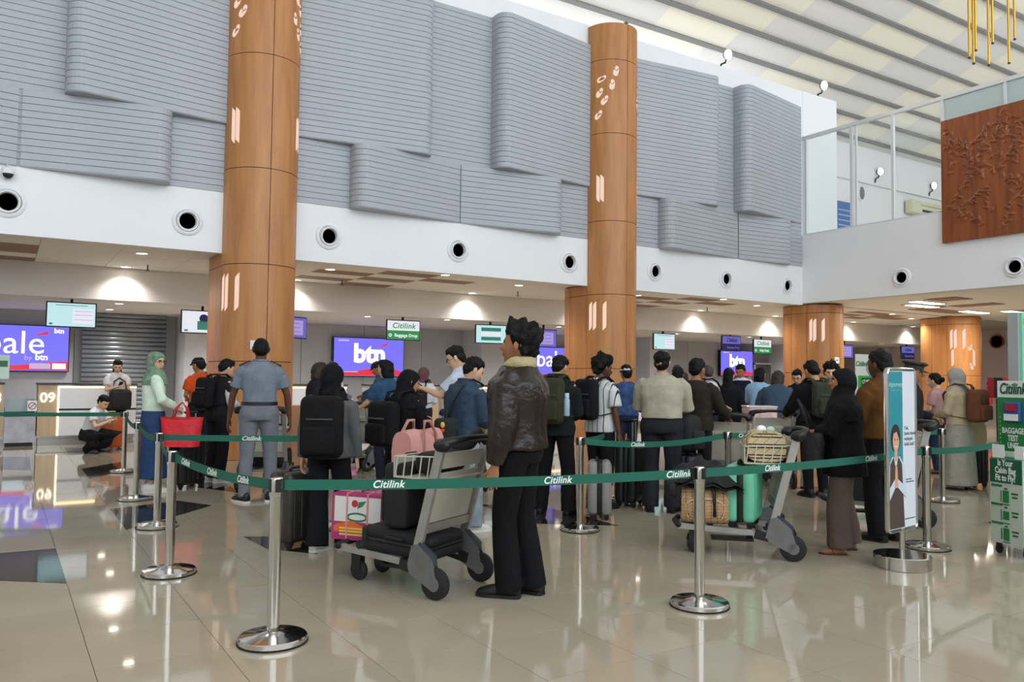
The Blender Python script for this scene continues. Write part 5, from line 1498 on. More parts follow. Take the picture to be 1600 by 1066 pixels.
def hair_mesh(kind, seed=1):
    """closed shell that rises out of the scalp only where there is hair"""
    X, Y, Z = head_shape(0.0)
    r2 = np.random.default_rng(seed)
    front = sstep(0.0, 0.05, Y)
    line = 0.058 * front + (1 - front) * (0.004 + sstep(0.0, -0.06, Y) * -0.088)
    line = line - 0.022 * np.exp(-((Y - 0.018) / 0.014) ** 2) * (np.abs(X) > 0.05)
    if kind in ('bald',):
        line = line + 0.055 * sstep(-0.02, 0.02, Y) + 0.0
    if kind == 'buzz':
        line = line + 0.004
    mask = sstep(-0.006, 0.014, Z - line)
    if kind == 'undercut':
        thick = 0.006 + 0.022 * sstep(0.02, 0.06, Z)
    elif kind in ('buzz', 'bald'):
        thick = 0.007 + 0 * Z
    elif kind == 'curly':
        thick = 0.020 + 0.036 * sstep(0.0, 0.08, Z) + 0.010 * sstep(0, -0.06, Y)
    elif kind == 'bob':
        thick = 0.026 + 0 * Z
    else:
        thick = 0.015 + 0.016 * sstep(0.02, 0.09, Z)
    N = np.stack([DX, DY, DZ], -1)
    nz = np.zeros_like(X)
    fq = 85 if kind == 'curly' else 45
    for k in range(6):
        w = r2.normal(0, 1, 3) * fq * (0.7 + 0.3 * k)
        nz += np.sin(X * w[0] + Y * w[1] + Z * w[2] + r2.uniform(0, 6.3))
    amp = {'curly': 0.0085, 'buzz': 0.0006, 'bald': 0.0006, 'undercut': 0.002}.get(kind, 0.0028)
    rise = sstep(0.0, 0.055, Z - line)
    off = mask * (0.004 + (thick - 0.004 + amp * nz) * rise) - (1 - mask) * 0.022
    if kind == 'curly':
        off = off + mask * 0.012 * sstep(0.02, 0.09, Y) * sstep(0.04, 0.08, Z)
    P = np.stack([X, Y, Z], -1) + N * off[..., None]
    return P.reshape(-1, 3)
def hijab_pts():
    X, Y, Z = head_shape(0.0)
    oval_ = (X / 0.067) ** 2 + ((Z + 0.008) / np.where(Z > -0.008, 0.068, 0.100)) ** 2
    face = (1 - sstep(0.80, 1.15, oval_)) * (Y > 0.0)
    thick = 0.015 + 0.015 * sstep(0.02, -0.08, Y) + 0.010 * sstep(0.02, -0.08, Z) * (Y < 0.05)
    off = thick * (1 - face) - 0.035 * face
    N = np.stack([DX, DY, DZ], -1)
    return (np.stack([X, Y, Z], -1) + N * off[..., None]).reshape(-1, 3)

# hands: +Y along the fingers, palm faces -Z, thumb on +X side (left hand seen from above)
def hand_pieces(curl):
    mb = MB()
    rings = []
    for y, w, t in ((-0.03, 0.026, 0.020), (0.0, 0.029, 0.019), (0.03, 0.038, 0.016), (0.065, 0.042, 0.0145), (0.09, 0.041, 0.013), (0.098, 0.036, 0.010)):
        rings.append([(w * math.cos(a), y, t * math.sin(a)) for a in [2 * PI * k / 12 for k in range(12)]])
    mb.loft(rings)
    for x, L, r, sp in ((0.030, 0.070, 0.0088, 0.10), (0.0105, 0.080, 0.0092, 0.03), (-0.0095, 0.074, 0.0088, -0.03), (-0.0285, 0.058, 0.0078, -0.12)):
        p = Vector((x, 0.085, 0)); pts = [p.copy() - Vector((0, 0.02, 0)), p.copy()]
        a = 0.0
        for k, fr in enumerate((0.45, 0.32, 0.23)):
            a += curl * (0.75, 0.9, 0.6)[k]
            p = p + Vector((math.sin(sp) * L * fr, math.cos(a) * L * fr, -math.sin(a) * L * fr)); pts.append(p.copy())
        mb.tube(pts, [r, r, r * 0.97, r * 0.9, r * 0.72], 8)
    c2 = 0.4 + 0.3 * curl
    pts = [Vector((0.018, 0.012, -0.004)), Vector((0.040, 0.040, -0.012)), Vector((0.058, 0.066, -0.014 - 0.01 * curl)), Vector((0.058 - 0.02 * curl, 0.092, -0.02 - 0.02 * curl))]
    mb.tube(pts, [0.015, 0.0125, 0.0105, 0.008], 8)
    return mb
HANDS = {}
for nm, cu in (('relaxed', 0.45), ('grip', 1.25), ('flat', 0.12)):
    o = obj('hand_form', hand_pieces(cu), SKINS['mid'])
    skin_job(o, 0.0042, 2)
    HANDS[nm] = o
run_jobs()
for nm, o in list(HANDS.items()):
    me = o.data
    co = np.empty(len(me.vertices) * 3); me.vertices.foreach_get('co', co)
    HANDS[nm] = (co.reshape(-1, 3), [tuple(p.vertices) for p in me.polygons])
    bpy.data.objects.remove(o)
def add_hand(mb, kind, xf):
    co, fs = HANDS[kind]
    M = np.array(xf)
    q = co @ M[:3, :3].T + M[:3, 3]
    flip = np.linalg.det(M[:3, :3]) < 0
    o = len(mb.v)
    mb.v.extend(map(tuple, q.tolist()))
    mb.f.extend([tuple(i + o for i in (f[::-1] if flip else f)) for f in fs]); mb.m.extend([0] * len(fs))

def ik(a, b, l1, l2, pole):
    a, b = Vector(a), Vector(b)
    d = b - a; L = min(d.length, (l1 + l2) * 0.995)
    u = d.normalized(); b = a + u * L
    x = (l1 * l1 - l2 * l2 + L * L) / (2 * L)
    h = math.sqrt(max(l1 * l1 - x * x, 0))
    p = Vector(pole); p = (p - u * p.dot(u))
    p = p.normalized() if p.length > 1e-4 else Vector((0, -1, 0))
    return a + u * x + p * h, b
def ering(z, rx, ry, y=0.0, n=20, x=0.0, sq=0.85):
    out = []
    for k in range(n):
        a = 2 * PI * k / n
        c, s = math.cos(a), math.sin(a)
        out.append(Vector((x + rx * abs(c) ** sq * (1 if c > 0 else -1), y + ry * abs(s) ** sq * (1 if s > 0 else -1), z)))
    return out
ARMS = {  # wrist targets (right arm), elbow pole, hand kind, palm-down amount
    'down': ((0.255, 0.03, 0.83), (0.35, -1, 0), 'relaxed'),
    'phone': ((0.07, 0.27, 1.17), (0.6, -0.5, -1), 'grip'),
    'phone_low': ((0.09, 0.27, 1.04), (0.6, -0.6, -1), 'grip'),
    'push': ((0.21, 0.36, 1.02), (0.6, -0.7, -1), 'grip'),
    'fold': ((0.0, 0.22, 1.03), (0.9, -0.5, -0.6), 'relaxed'),
    'strap': ((0.14, 0.13, 1.30), (0.7, -0.2, -1), 'grip'),
    'elbow': ((0.13, 0.20, 1.05), (1.0, -0.6, -0.3), 'grip'),
    'back': ((0.26, -0.08, 0.84), (0.3, -1, 0), 'relaxed'),
    'reach': ((0.28, 0.46, 1.12), (0.6, -0.4, -1), 'grip'),
}
PEOPLE = []
def person(label, x, y, a, H=1.70, skin='mid', hair=('short', None), top=None, bottom=None, shoes='#151515', arms=('down', 'down'), lean=0.0, head=(0, 0), build=1.0,
           near=True, feet=((0.0, 0.0, 0.15), (0.0, 0.0, -0.15)), drop=0.0, extras=(), group=None, belly=0.0):
    """a: facing in degrees relative to the viewer's line of sight (0 = away, 90 = to the right, 180 = towards the viewer)"""
    f = Vector((x, y, 0)).normalized(); r = Vector((f.y, -f.x, 0))
    v = f * math.cos(math.radians(a)) + r * math.sin(math.radians(a))
    rz = math.atan2(-v.x, v.y)
    s = H / 1.70
    root = thing('person', label, 'person', (x, y, 0), rz, group)
    M0 = Matrix.Diagonal((s, s, s, 1))
    wf = build
    HIPZ = 0.93 - drop
    def bend(p):
        p = Vector(p)
        if p.z > 0.95:
            t = min(1.0, (p.z - 0.95) / 0.25)
            an = -lean * (0.5 + 0.5 * t)
            q = Vector((p.x, p.y, p.z - 0.95))
            c_, s_ = math.cos(an), math.sin(an)
            p = Vector((q.x, q.y * c_ - q.z * s_, q.y * s_ + q.z * c_ + 0.95))
        return Vector((p.x, p.y, p.z - drop))
    def fin(mb):
        for i, p in enumerate(mb.v):
            mb.v[i] = (p[0] * s, p[1] * s, p[2] * s)
        return mb
    # joints
    sh = {}; el = {}; wr = {}; hk = {}
    for sd, arm in ((1, arms[0]), (-1, arms[1])):
        tg, pole, kind = ARMS[arm] if isinstance(arm, str) else arm
        S = bend((sd * 0.170 * wf, 0.0, 1.372))
        if drop > 0.2 or not isinstance(arm, str):
            T = Vector((sd * tg[0], tg[1], tg[2]))
        else:
            T = bend((sd * tg[0] * (wf if tg[0] > 0.2 else 1), tg[1], tg[2])) if tg[2] > 0.98 else Vector((sd * tg[0] * wf, tg[1] + 0.3 * lean, tg[2] - drop))
        E, W = ik(S, T, 0.285, 0.255, (sd * pole[0], pole[1], pole[2]))
        sh[sd], el[sd], wr[sd], hk[sd] = S, E, W, kind
    hp = {}; kn = {}; an_ = {}; fyaw = {}
    for sd, (fx, fy, fa) in ((1, feet[0]), (-1, feet[1])):
        h_ = Vector((sd * 0.088 * wf, 0.0, HIPZ)); A = Vector((sd * 0.095 + fx, fy - 0.02, 0.085))
        K, A2 = ik(h_, A, 0.435, 0.415, (sd * 0.12, 1, 0) if drop < 0.2 else (sd * 0.5, 1, 0.2))
        hp[sd], kn[sd], an_[sd], fyaw[sd] = h_, K, A, -fa if sd > 0 else -fa
    hyaw, hpit = math.radians(head[0]), math.radians(head[1])
    npv = bend((0, 0.0, 1.475))
    HR = Matrix.Rotation(-hyaw, 4, 'Z') @ Matrix.Rotation(-hpit - 0.6 * lean, 4, 'X')
    HXF = Matrix.Translation(npv) @ HR @ Matrix.Translation((0, 0.022, 0.107))
    # ---- body
    mb = MB()
    tor = [(0.86, 0.155, 0.105), (0.93, 0.165, 0.112), (1.03, 0.140, 0.098), (1.12, 0.140, 0.10), (1.26, 0.162, 0.112), (1.35, 0.168, 0.098), (1.40, 0.140, 0.080), (1.435, 0.095, 0.066), (1.46, 0.060, 0.060)]
    rings = [[bend(p) for p in ering(z, rx * wf, ry * wf + (belly * math.exp(-((z - 1.08) / 0.12) ** 2)) * 0.5)] for z, rx, ry in tor]
    mb.loft(rings)
    neck_t = HXF @ Vector((0, -0.02, -0.05))
    mb.tube([npv + Vector((0, -0.012, -0.05)), npv, neck_t], [0.06, 0.054, 0.052], 14)
    for sd in (1, -1):
        S, E, W = sh[sd], el[sd], wr[sd]
        mb.tube([S - Vector((sd * 0.05, 0, 0.005)), S, S.lerp(E, 0.5), E, E.lerp(W, 0.3), W], [0.04, 0.046, 0.042, 0.037, 0.037, 0.026], 12)
        h_, K, A = hp[sd], kn[sd], an_[sd]
        lg = 0.5 if drop > 0.2 else 1.0
        mb.tube([h_ + Vector((0, 0, 0.05)), h_, h_.lerp(K, 0.5), K.lerp((h_ + A) / 2, 0.25 if drop > 0.2 else 0.0), K.lerp(A, 0.3), A], [0.075 * wf * lg, 0.086 * wf * lg, 0.072 * lg, 0.054 * lg, 0.053 * lg, 0.036], 12)
        fr_ = Matrix.Rotation(fyaw[sd], 3, 'Z')
        ft = [(-0.055, 0.030, 0.035, 0.032), (-0.02, 0.033, 0.055, 0.05), (0.03, 0.036, 0.045, 0.045), (0.09, 0.042, 0.030, 0.030), (0.14, 0.040, 0.020, 0.022), (0.172, 0.025, 0.012, 0.014)]
        rr = []
        for yy, hw, zc_, hz in ft:
            rr.append([Vector((A.x, A.y, 0)) + fr_ @ Vector((hw * math.cos(t), yy, max(0.004, zc_ + hz * math.sin(t)))) for t in [2 * PI * k / 12 for k in range(12)]])
        mb.loft(rr)
    fin(mb)
    body = obj('body', mb, [SKINS[skin], LIPS, EYEW, EYED], root)
    skin_job(body, (0.013 if near else 0.019) * s, 3)
    hm = MB()
    add_head(hm, HXF)
    for sd in (1, -1):
        E, W = el[sd], wr[sd]
        fd = (W - E).normalized()
        if hk[sd] == 'flat':
            pass
        side = Vector((sd, 0, 0)) if abs(fd.x) < 0.85 else Vector((0, 0, 1))
        # palm: towards the body for a hanging arm, down for a raised one
        pn = Vector((-sd, 0, 0)) if fd.z < -0.6 else Vector((-sd * 0.45, 0.1, -0.9))
        zax = -(pn - fd * pn.dot(fd)).normalized(); xax = fd.cross(zax)
        Rm = Matrix((xax, fd, zax)).transposed().to_4x4()
        # thumb (+X of the form) points forward for hanging arms / inwards for raised ones
        want = Vector((0, 1, 0)) if fd.z < -0.6 else Vector((-sd, 0.2, 0.4))
        if xax.dot(want) < 0:
            Rm = Rm @ Matrix.Diagonal((-1, 1, 1, 1))
        add_hand(hm, hk[sd], Matrix.Translation(W + fd * 0.012) @ Rm)
    fin(hm)
    PEOPLE.append((body, hm))
    # ---- trousers / skirt
    vox = (0.0115 if near else 0.017) * s
    seed = len(PEOPLE) * 7 + 3
    def dress(o, amp=0.004, v=None):
        skin_job(o, v or vox, 3); o['_fold'] = [amp * s, float(seed)]
    if bottom:
        bm2 = MB()
        col = bottom.get('m') or cloth(bottom['c'])
        e = bottom.get('ease', 0.016)
        if bottom['k'] == 'trousers':
            fl = bottom.get('flare', 0.0)
            zt = bottom.get('top', 1.03)
            rings = []
            for z, rx, ry in ((0.84, 0.150, 0.105), (0.90, 0.168, 0.118), (0.96, 0.164, 0.112), (zt, 0.145, 0.103)):
                rings.append([bend(p) for p in ering(z, rx * wf + e, ry * wf + e + belly * 0.3)])
            bm2.loft(rings)
            for sd in (1, -1):
                h_, K, A = hp[sd], kn[sd], an_[sd]
                bot = A + (K - A).normalized() * bottom.get('cuff', -0.03)
                bm2.tube([h_ + Vector((0, 0, 0.04)), h_, h_.lerp(K, 0.45), K, K.lerp(A, 0.5), bot],
                         [0.07 * wf + e, 0.086 * wf + e, 0.074 * wf ** .5 + e, 0.058 + e + fl * 0.3, 0.052 + e + fl * 0.7, 0.045 + e + fl], 14)
        else:
            hz = bottom.get('hem', 0.12); fl = bottom.get('flare', 0.07)
            rings = []
            for t in range(9):
                z = 1.03 - (1.03 - hz) * t / 8
                g_ = t / 8
                rings.append([bend(p) for p in ering(z, (0.145 + 0.03 * min(1, g_ * 4)) * wf + e + fl * g_, (0.105 + 0.02 * min(1, g_ * 4)) * wf + e + fl * g_ * 0.9, sq=0.95)])
            bm2.loft(rings)
        fin(bm2)
        o = obj(bottom.get('n', 'trousers' if bottom['k'] == 'trousers' else 'skirt'), bm2, col, root)
        dress(o, bottom.get('fold', 0.005))
        if bottom.get('belt'):
            o2 = obj('belt', fin(MB().loft([[bend(p) for p in ering(z, 0.150 * wf + e + 0.008, 0.108 * wf + e + 0.008)] for z in (1.0, 1.035)])), BLACK, root, 40)
    # ---- top garment
    if top:
        tm = MB()
        col = top.get('m') or cloth(top['c'])
        e = top.get('ease', 0.018); hem = top.get('hem', 0.92); fl = top.get('flare', 0.0)
        prof = [(0.86, 0.160, 0.110), (0.93, 0.165, 0.113), (1.03, 0.148, 0.104), (1.12, 0.146, 0.106), (1.26, 0.164, 0.116), (1.35, 0.172, 0.104), (1.40, 0.146, 0.088), (1.435, 0.104, 0.074), (1.458, 0.072, 0.068)]
        zs = [hem] + [p[0] for p in prof if p[0] > hem + 0.03]
        rings = []
        for z in zs:
            zz = max(z, 0.86)
            rx = np.interp(zz, [p[0] for p in prof], [p[1] for p in prof]); ry = np.interp(zz, [p[0] for p in prof], [p[2] for p in prof])
            g_ = max(0, (1.15 - z) / 0.5)
            ee = e * (1.0 if z < 1.38 else 0.55)
            rings.append([bend(p) for p in ering(z, rx * wf + ee + fl * g_, ry * wf + ee + fl * g_ + belly * math.exp(-((z - 1.06) / 0.14) ** 2))])
        tm.loft(rings)
        slv = top.get('sleeve', 1.0); se = top.get('se', e * 0.9)
        for sd in (1, -1):
            S, E, W = sh[sd], el[sd], wr[sd]
            pts = [S - Vector((sd * 0.07, 0, 0.01)), S - Vector((sd * 0.012, 0, 0.006)), S.lerp(E, 0.16)]; rad = [0.040 + se * 0.6, 0.050 + se * 0.8, 0.056 + se]
            if slv <= 0.5:
                pts += [S.lerp(E, slv), S.lerp(E, slv * 2)]; rad += [0.056 + se, 0.052 + se * 1.4]
            else:
                u = (slv - 0.5) * 2
                pts += [S.lerp(E, 0.5), E, E.lerp(W, 0.5 * u), E.lerp(W, 0.97 * u)]; rad += [0.052 + se, 0.046 + se, 0.040 + se, 0.030 + se * top.get('cuff', 0.8)]
            tm.tube(pts, rad, 14)
        fin(tm)
        o = obj(top.get('n', 'shirt'), tm, col, root)
        dress(o, top.get('fold', 0.006))
        if top.get('collar'):
            ck_ = top['collar']
            cw = top.get('cw', 0.016)
            rings = []
            for k in range(20):
                an2 = 2 * PI * k / 20
                px_, py_ = math.sin(an2), -math.cos(an2)
                zf = 1.462 + top.get('ch', 0.0) - 0.055 * max(0, py_) ** 2
                c0 = bend((px_ * (0.068 + cw * 0.6), py_ * (0.064 + cw * 0.6) - 0.008 + 0.02 * max(0, py_), zf))
                rad_ = Vector((px_, py_, 0))
                rings.append([tuple(s * (c0 + rad_ * (cw * math.cos(t)) + Vector((0, 0, cw * 1.7 * math.sin(t))))) for t in [2 * PI * j / 8 for j in range(8)]])
            cm_ = MB(); cm_.loft(rings + rings[:1], cap=False)
            obj('collar', cm_, ck_ if not isinstance(ck_, str) else cloth(ck_), root, True)
        if top.get('vest'):
            vm = MB()
            rings = []
            for z in (0.95, 1.03, 1.12, 1.26, 1.36, 1.405):
                rx = np.interp(z, [p[0] for p in prof], [p[1] for p in prof]); ry = np.interp(z, [p[0] for p in prof], [p[2] for p in prof])
                rings.append([bend(p) for p in ering(z, rx * wf + e + 0.010, ry * wf + e + 0.012)])
            vm.loft(rings); fin(vm)
            o = obj('vest', vm, cloth(top['vest']), root); dress(o, 0.003)
        if top.get('epaulettes'):
            for sd in (1, -1):
                obj('epaulette', fin(MB().box(bend((sd * 0.148 * wf, -0.005, 1.435)), (0.12, 0.055, 0.016), Matrix.Rotation(sd * 0.42, 3, 'Y'))), BLACK, root)
        if top.get('patch'):
            obj('sleeve_patch', fin(MB().ell(sh[-1].lerp(el[-1], 0.42) + Vector((-0.058, -0.02, 0)), (0.012, 0.03, 0.034))), mat('patch_navy', '#2a2f3a', 0.7), root, True)
    # ---- shoes
    for sd in (1, -1):
        A = an_[sd]
        fr_ = Matrix.Rotation(fyaw[sd], 3, 'Z')
        if shoes == 'sandal':
            m_ = MB()
            poly = [Vector((A.x, A.y, 0)) + fr_ @ Vector((hx, yy, 0)) for hx, yy in ((-0.032, -0.06), (0.032, -0.06), (0.046, 0.08), (0.044, 0.14), (0.0, 0.185), (-0.044, 0.14), (-0.046, 0.08))]
            m_.loft([[p + Vector((0, 0, 0.001)) for p in poly], [p + Vector((0, 0, 0.016)) for p in poly]])
            o = obj('sandal', fin(m_), mat('sandal_tan', '#4a2f20', 0.7), root)
            st_ = [Vector((A.x, A.y, 0)) + fr_ @ Vector(q) for q in ((-0.043, 0.06, 0.012), (-0.03, 0.075, 0.062), (0.0, 0.09, 0.068), (0.03, 0.075, 0.062), (0.043, 0.06, 0.012))]
            obj('strap', fin(MB().tube(st_, 0.010, 6, flat=0.5)), MATS['sandal_tan'], o)
        else:
            m_ = MB(); rr = []
            ft = [(-0.078, 0.026, 0.045, 0.042), (-0.06, 0.038, 0.055, 0.055), (-0.01, 0.043, 0.062, 0.062), (0.04, 0.044, 0.052, 0.052), (0.10, 0.050, 0.038, 0.038), (0.16, 0.048, 0.030, 0.030), (0.195, 0.034, 0.024, 0.022), (0.207, 0.016, 0.020, 0.012)]
            for yy, hw, zc_, hz in ft:
                rr.append([Vector((A.x, A.y, 0)) + fr_ @ Vector((hw * abs(math.cos(t)) ** 0.8 * (1 if math.cos(t) > 0 else -1), yy, max(0.012, zc_ + hz * math.sin(t)))) for t in [2 * PI * k / 14 for k in range(14)]])
            m_.loft(rr)
            o = obj('shoe', fin(m_), mat('shoe_' + shoes, shoes, 0.5), root, True)
            sm_ = MB(); poly = []
            for yy, hw in ((-0.08, 0.024), (-0.06, 0.040), (0.04, 0.046), (0.10, 0.052), (0.16, 0.050), (0.20, 0.034), (0.212, 0.014)):
                poly.append((yy, hw))
            out = [(hw, yy) for yy, hw in poly] + [(-hw, yy) for yy, hw in reversed(poly)]
            pv = [Vector((A.x, A.y, 0)) + fr_ @ Vector((hx, yy, 0)) for hx, yy in out]
            sm_.loft([[p + Vector((0, 0, 0.0)) for p in pv], [p + Vector((0, 0, 0.022)) for p in pv]])
            obj('sole', fin(sm_), SOLE_W if shoes in ('#d5d2cc', '#101012') else BLACK, o)
    # ---- hair or headscarf
    kind, hm_ = hair[:2]
    S4 = Matrix.Diagonal((s, s, s, 1))
    def put(P):
        Mx = np.array(HXF)
        return (P @ Mx[:3, :3].T + Mx[:3, 3]) * s
    if kind == 'hijab':
        hb_ = MB()
        hb_.v = [tuple(p) for p in put(hijab_pts()).tolist()]; hb_.f = list(GF); hb_.m = [0] * len(GF)
        dm = MB()
        drape = 1.25 if len(hair) < 3 else hair[2]
        c_h = HXF @ Vector((0, -0.02, -0.06))
        rr = [[Vector((p.x + c_h.x, p.y + c_h.y, c_h.z + 0.03)) for p in ering(0, 0.082, 0.095)]]
        for z, rx, ry in ((1.47, 0.105, 0.10), (1.43, 0.155, 0.118), (1.37, 0.212 * wf, 0.142), (1.30, 0.232 * wf, 0.158)):
            if z < drape: break
            rr.append([bend(p) for p in ering(z, rx, ry, 0.012)])
        if drape < 1.30: rr.append([bend(p) for p in ering(drape, 0.225 * wf, 0.165, 0.015)])
        dm.loft(rr); fin(dm)
        o_ = len(hb_.v); hb_.v += dm.v; hb_.f += [tuple(i + o_ for i in q) for q in dm.f]; hb_.m += dm.m
        o = obj('headscarf', hb_, hm_, root); skin_job(o, 0.009 * s, 3); o['_fold'] = [0.003 * s, float(seed)]
    else:
        hb_ = MB(); hb_.v = [tuple(p) for p in put(hair_mesh(kind if kind not in ('long', 'pony', 'bun') else 'short', seed)).tolist()]; hb_.f = list(GF); hb_.m = [0] * len(GF)
        hmat = hm_ or HAIR
        if kind in ('long', 'pony', 'bob', 'bun'):
            X_ = MB()
            if kind == 'long':
                pr = [(0.02, -0.05, 0.080, 0.060), (-0.06, -0.060, 0.085, 0.052), (-0.14, -0.075, 0.085, 0.040), (-0.24, -0.085, 0.080, 0.034), (-0.33, -0.08, 0.055, 0.022)]
            elif kind == 'pony':
                pr = [(0.03, -0.09, 0.030, 0.03), (-0.02, -0.125, 0.036, 0.032), (-0.12, -0.125, 0.036, 0.03), (-0.22, -0.11, 0.024, 0.02)]
            elif kind == 'bun':
                pr = [(0.05, -0.12, 0.030, 0.03), (0.03, -0.135, 0.048, 0.036), (-0.01, -0.135, 0.048, 0.036), (-0.04, -0.125, 0.03, 0.025)]
            else:
                pr = [(0.04, -0.035, 0.098, 0.075), (-0.03, -0.035, 0.102, 0.075), (-0.10, -0.04, 0.098, 0.066), (-0.135, -0.045, 0.085, 0.05)]
            X_.loft([[HXF @ p for p in ering(z, rx, ry, yy)] for z, yy, rx, ry in pr]); fin(X_)
            o_ = len(hb_.v); hb_.v += X_.v; hb_.f += [tuple(i + o_ for i in q) for q in X_.f]; hb_.m += X_.m
            o = obj('hair', hb_, hmat, root); skin_job(o, 0.010 * s, 2)
        else:
            obj('hair', hb_, hmat, root, True)
    # ---- small extras
    for ex in extras:
        if ex == 'glasses':
            gm = MB()
            for sd in (1, -1):
                ring = [HXF @ Vector((sd * 0.032 + 0.022 * math.cos(t), 0.102, 0.003 + 0.017 * math.sin(t))) for t in [2 * PI * k / 14 for k in range(15)]]
                gm.tube(ring, 0.0022, 5)
                gm.tube([HXF @ Vector((sd * 0.054, 0.10, 0.006)), HXF @ Vector((sd * 0.078, 0.07, 0.008)), HXF @ Vector((sd * 0.084, -0.005, 0.008))], 0.0022, 5)
            gm.tube([HXF @ Vector((-0.012, 0.108, 0.008)), HXF @ Vector((0.012, 0.108, 0.008))], 0.0022, 5)
            obj('glasses', fin(gm), BLACK, root)
        elif ex == 'mask':
            P = np.stack([HX, HY, HZ], -1)
            rows = [i for i in range(NP) if -0.112 < HZ[i, 0] < 0.0]
            mm = MB(); sel = [j for j in range(-13, 14)]
            rg = []
            for k in range(7):
                z = -0.108 + 0.018 * k
                i = int(np.argmin(np.abs(HZ[:, 0] - z)))
                rg.append([HXF @ (Vector((HX[i, j % NT], HY[i, j % NT] + 0.006, HZ[i, j % NT])) * 1.03) for j in sel])
            mm.loft(rg, cap=False, closed=False)
            obj('face_mask', fin(mm), mat('mask_pale', '#c9d3d8', 0.7), root, True)
        elif ex[0] == 'cap':
            P = hair_mesh('buzz', 5)
            X0, Y0_, Z0_ = head_shape(0.0)
            keep = sstep(0.030, 0.044, Z0_)
            N = np.stack([DX, DY, DZ], -1)
            Q = (np.stack([X0, Y0_, Z0_], -1) + N * (keep * 0.024 - (1 - keep) * 0.03)[..., None]).reshape(-1, 3)
            cb = MB(); cb.v = [tuple(p) for p in put(Q).tolist()]; cb.f = list(GF); cb.m = [0] * len(GF)
            o = obj('cap', cb, mat('cap_' + ex[1], ex[1], 0.7), root, True)
            bk_ = -1 if len(ex) > 2 and ex[2] == 'back' else 1
            br = [[HXF @ Vector((0.075 * math.cos(t) * (1 - 0.1 * k), bk_ * (0.085 + (0.07 * math.sin(t)) * k), 0.042 - 0.014 * k + dz)) for t in np.linspace(0, PI, 13)] for k, dz in ((0, 0), (1, 0), (1, 0.006), (0, 0.006))]
            obj('brim', fin(MB().loft(br, cap=False, closed=False)), mat('cap_' + (ex[3] if len(ex) > 3 else ex[1]), ex[3] if len(ex) > 3 else ex[1], 0.7), o, True)
        elif ex[0] == 'peaked_cap':
            m_ = MB()
            m_.loft([[HXF @ p for p in ering(z, rx, ry, yy)] for z, rx, ry, yy in ((0.045, 0.085, 0.105, 0), (0.085, 0.087, 0.107, 0), (0.105, 0.125, 0.142, 0.0), (0.118, 0.13, 0.148, 0.0), (0.135, 0.10, 0.12, 0.0))])
            o = obj('peaked_cap', fin(m_), mat('cap_brown', '#3a2f2c', 0.7), root, 40)
            br = [[HXF @ Vector((0.085 * math.cos(t), 0.085 + (0.085 * math.sin(t)) * k, 0.05 - 0.03 * k + dz)) for t in np.linspace(0, PI, 13)] for k, dz in ((0, 0), (1, 0), (1, 0.006), (0, 0.006))]
            obj('brim', fin(MB().loft(br, cap=False, closed=False)), BLACK, o, True)
        elif ex[0] == 'phone':
            sd = ex[1]
            W = wr[sd]; fd = (W - el[sd]).normalized()
            c_ = (W + fd * 0.09 + Vector((0, 0, 0.035))) * s
            hv = Matrix.Rotation(rz, 3, 'Z') @ c_ + Vector((x, y, 0))
            po_ = thing('phone', ex[2], 'phone', hv, rz)
            Rp = Matrix.Rotation(-0.9, 3, 'X')
            obj('case', MB().rbox((0, 0, 0), (0.072, 0.010, 0.148), 0.004, 1, rot=Rp), BLACK, po_)
            obj('screen', MB().box(Rp @ Vector((0, -0.0055, 0)), (0.066, 0.001, 0.138), Rp), mat('phone_screen', '#202830', 0.2, emit='#8fb0d0', estr=0.5), po_)
        elif ex[0] == 'crossbody':
            # strap over one shoulder to the opposite hip
            sd = ex[1]
            e = 0.03
            pts = []
            for t in np.linspace(0, 1, 9):
                an2 = t * PI
                pts.append(bend((sd * (0.09 - 0.20 * t) * wf, (-math.sin(an2) * 0.5 - 0.5) * (0.128 * wf + e) if t < 0.98 else 0, 1.46 - 0.50 * t)))
            pts[0] = bend((sd * 0.085, 0.0, 1.475))
            o = obj('cross_strap', fin(MB().tube(pts, 0.018, 8, flat=0.35)), BLKC, root, True)
            pts2 = [bend((sd * (0.085 - 0.2 * t) * wf, 0.12 * wf + e, 1.44 - 0.46 * t)) for t in np.linspace(0, 1, 5)]
            obj('cross_strap', fin(MB().tube([bend((sd * 0.085, 0.0, 1.475))] + pts2, 0.018, 8, flat=0.35)), BLKC, root, True)
    return dict(root=root, rz=rz, s=s, bend=bend, xy=(x, y), wf=wf, wr=wr, el=el)
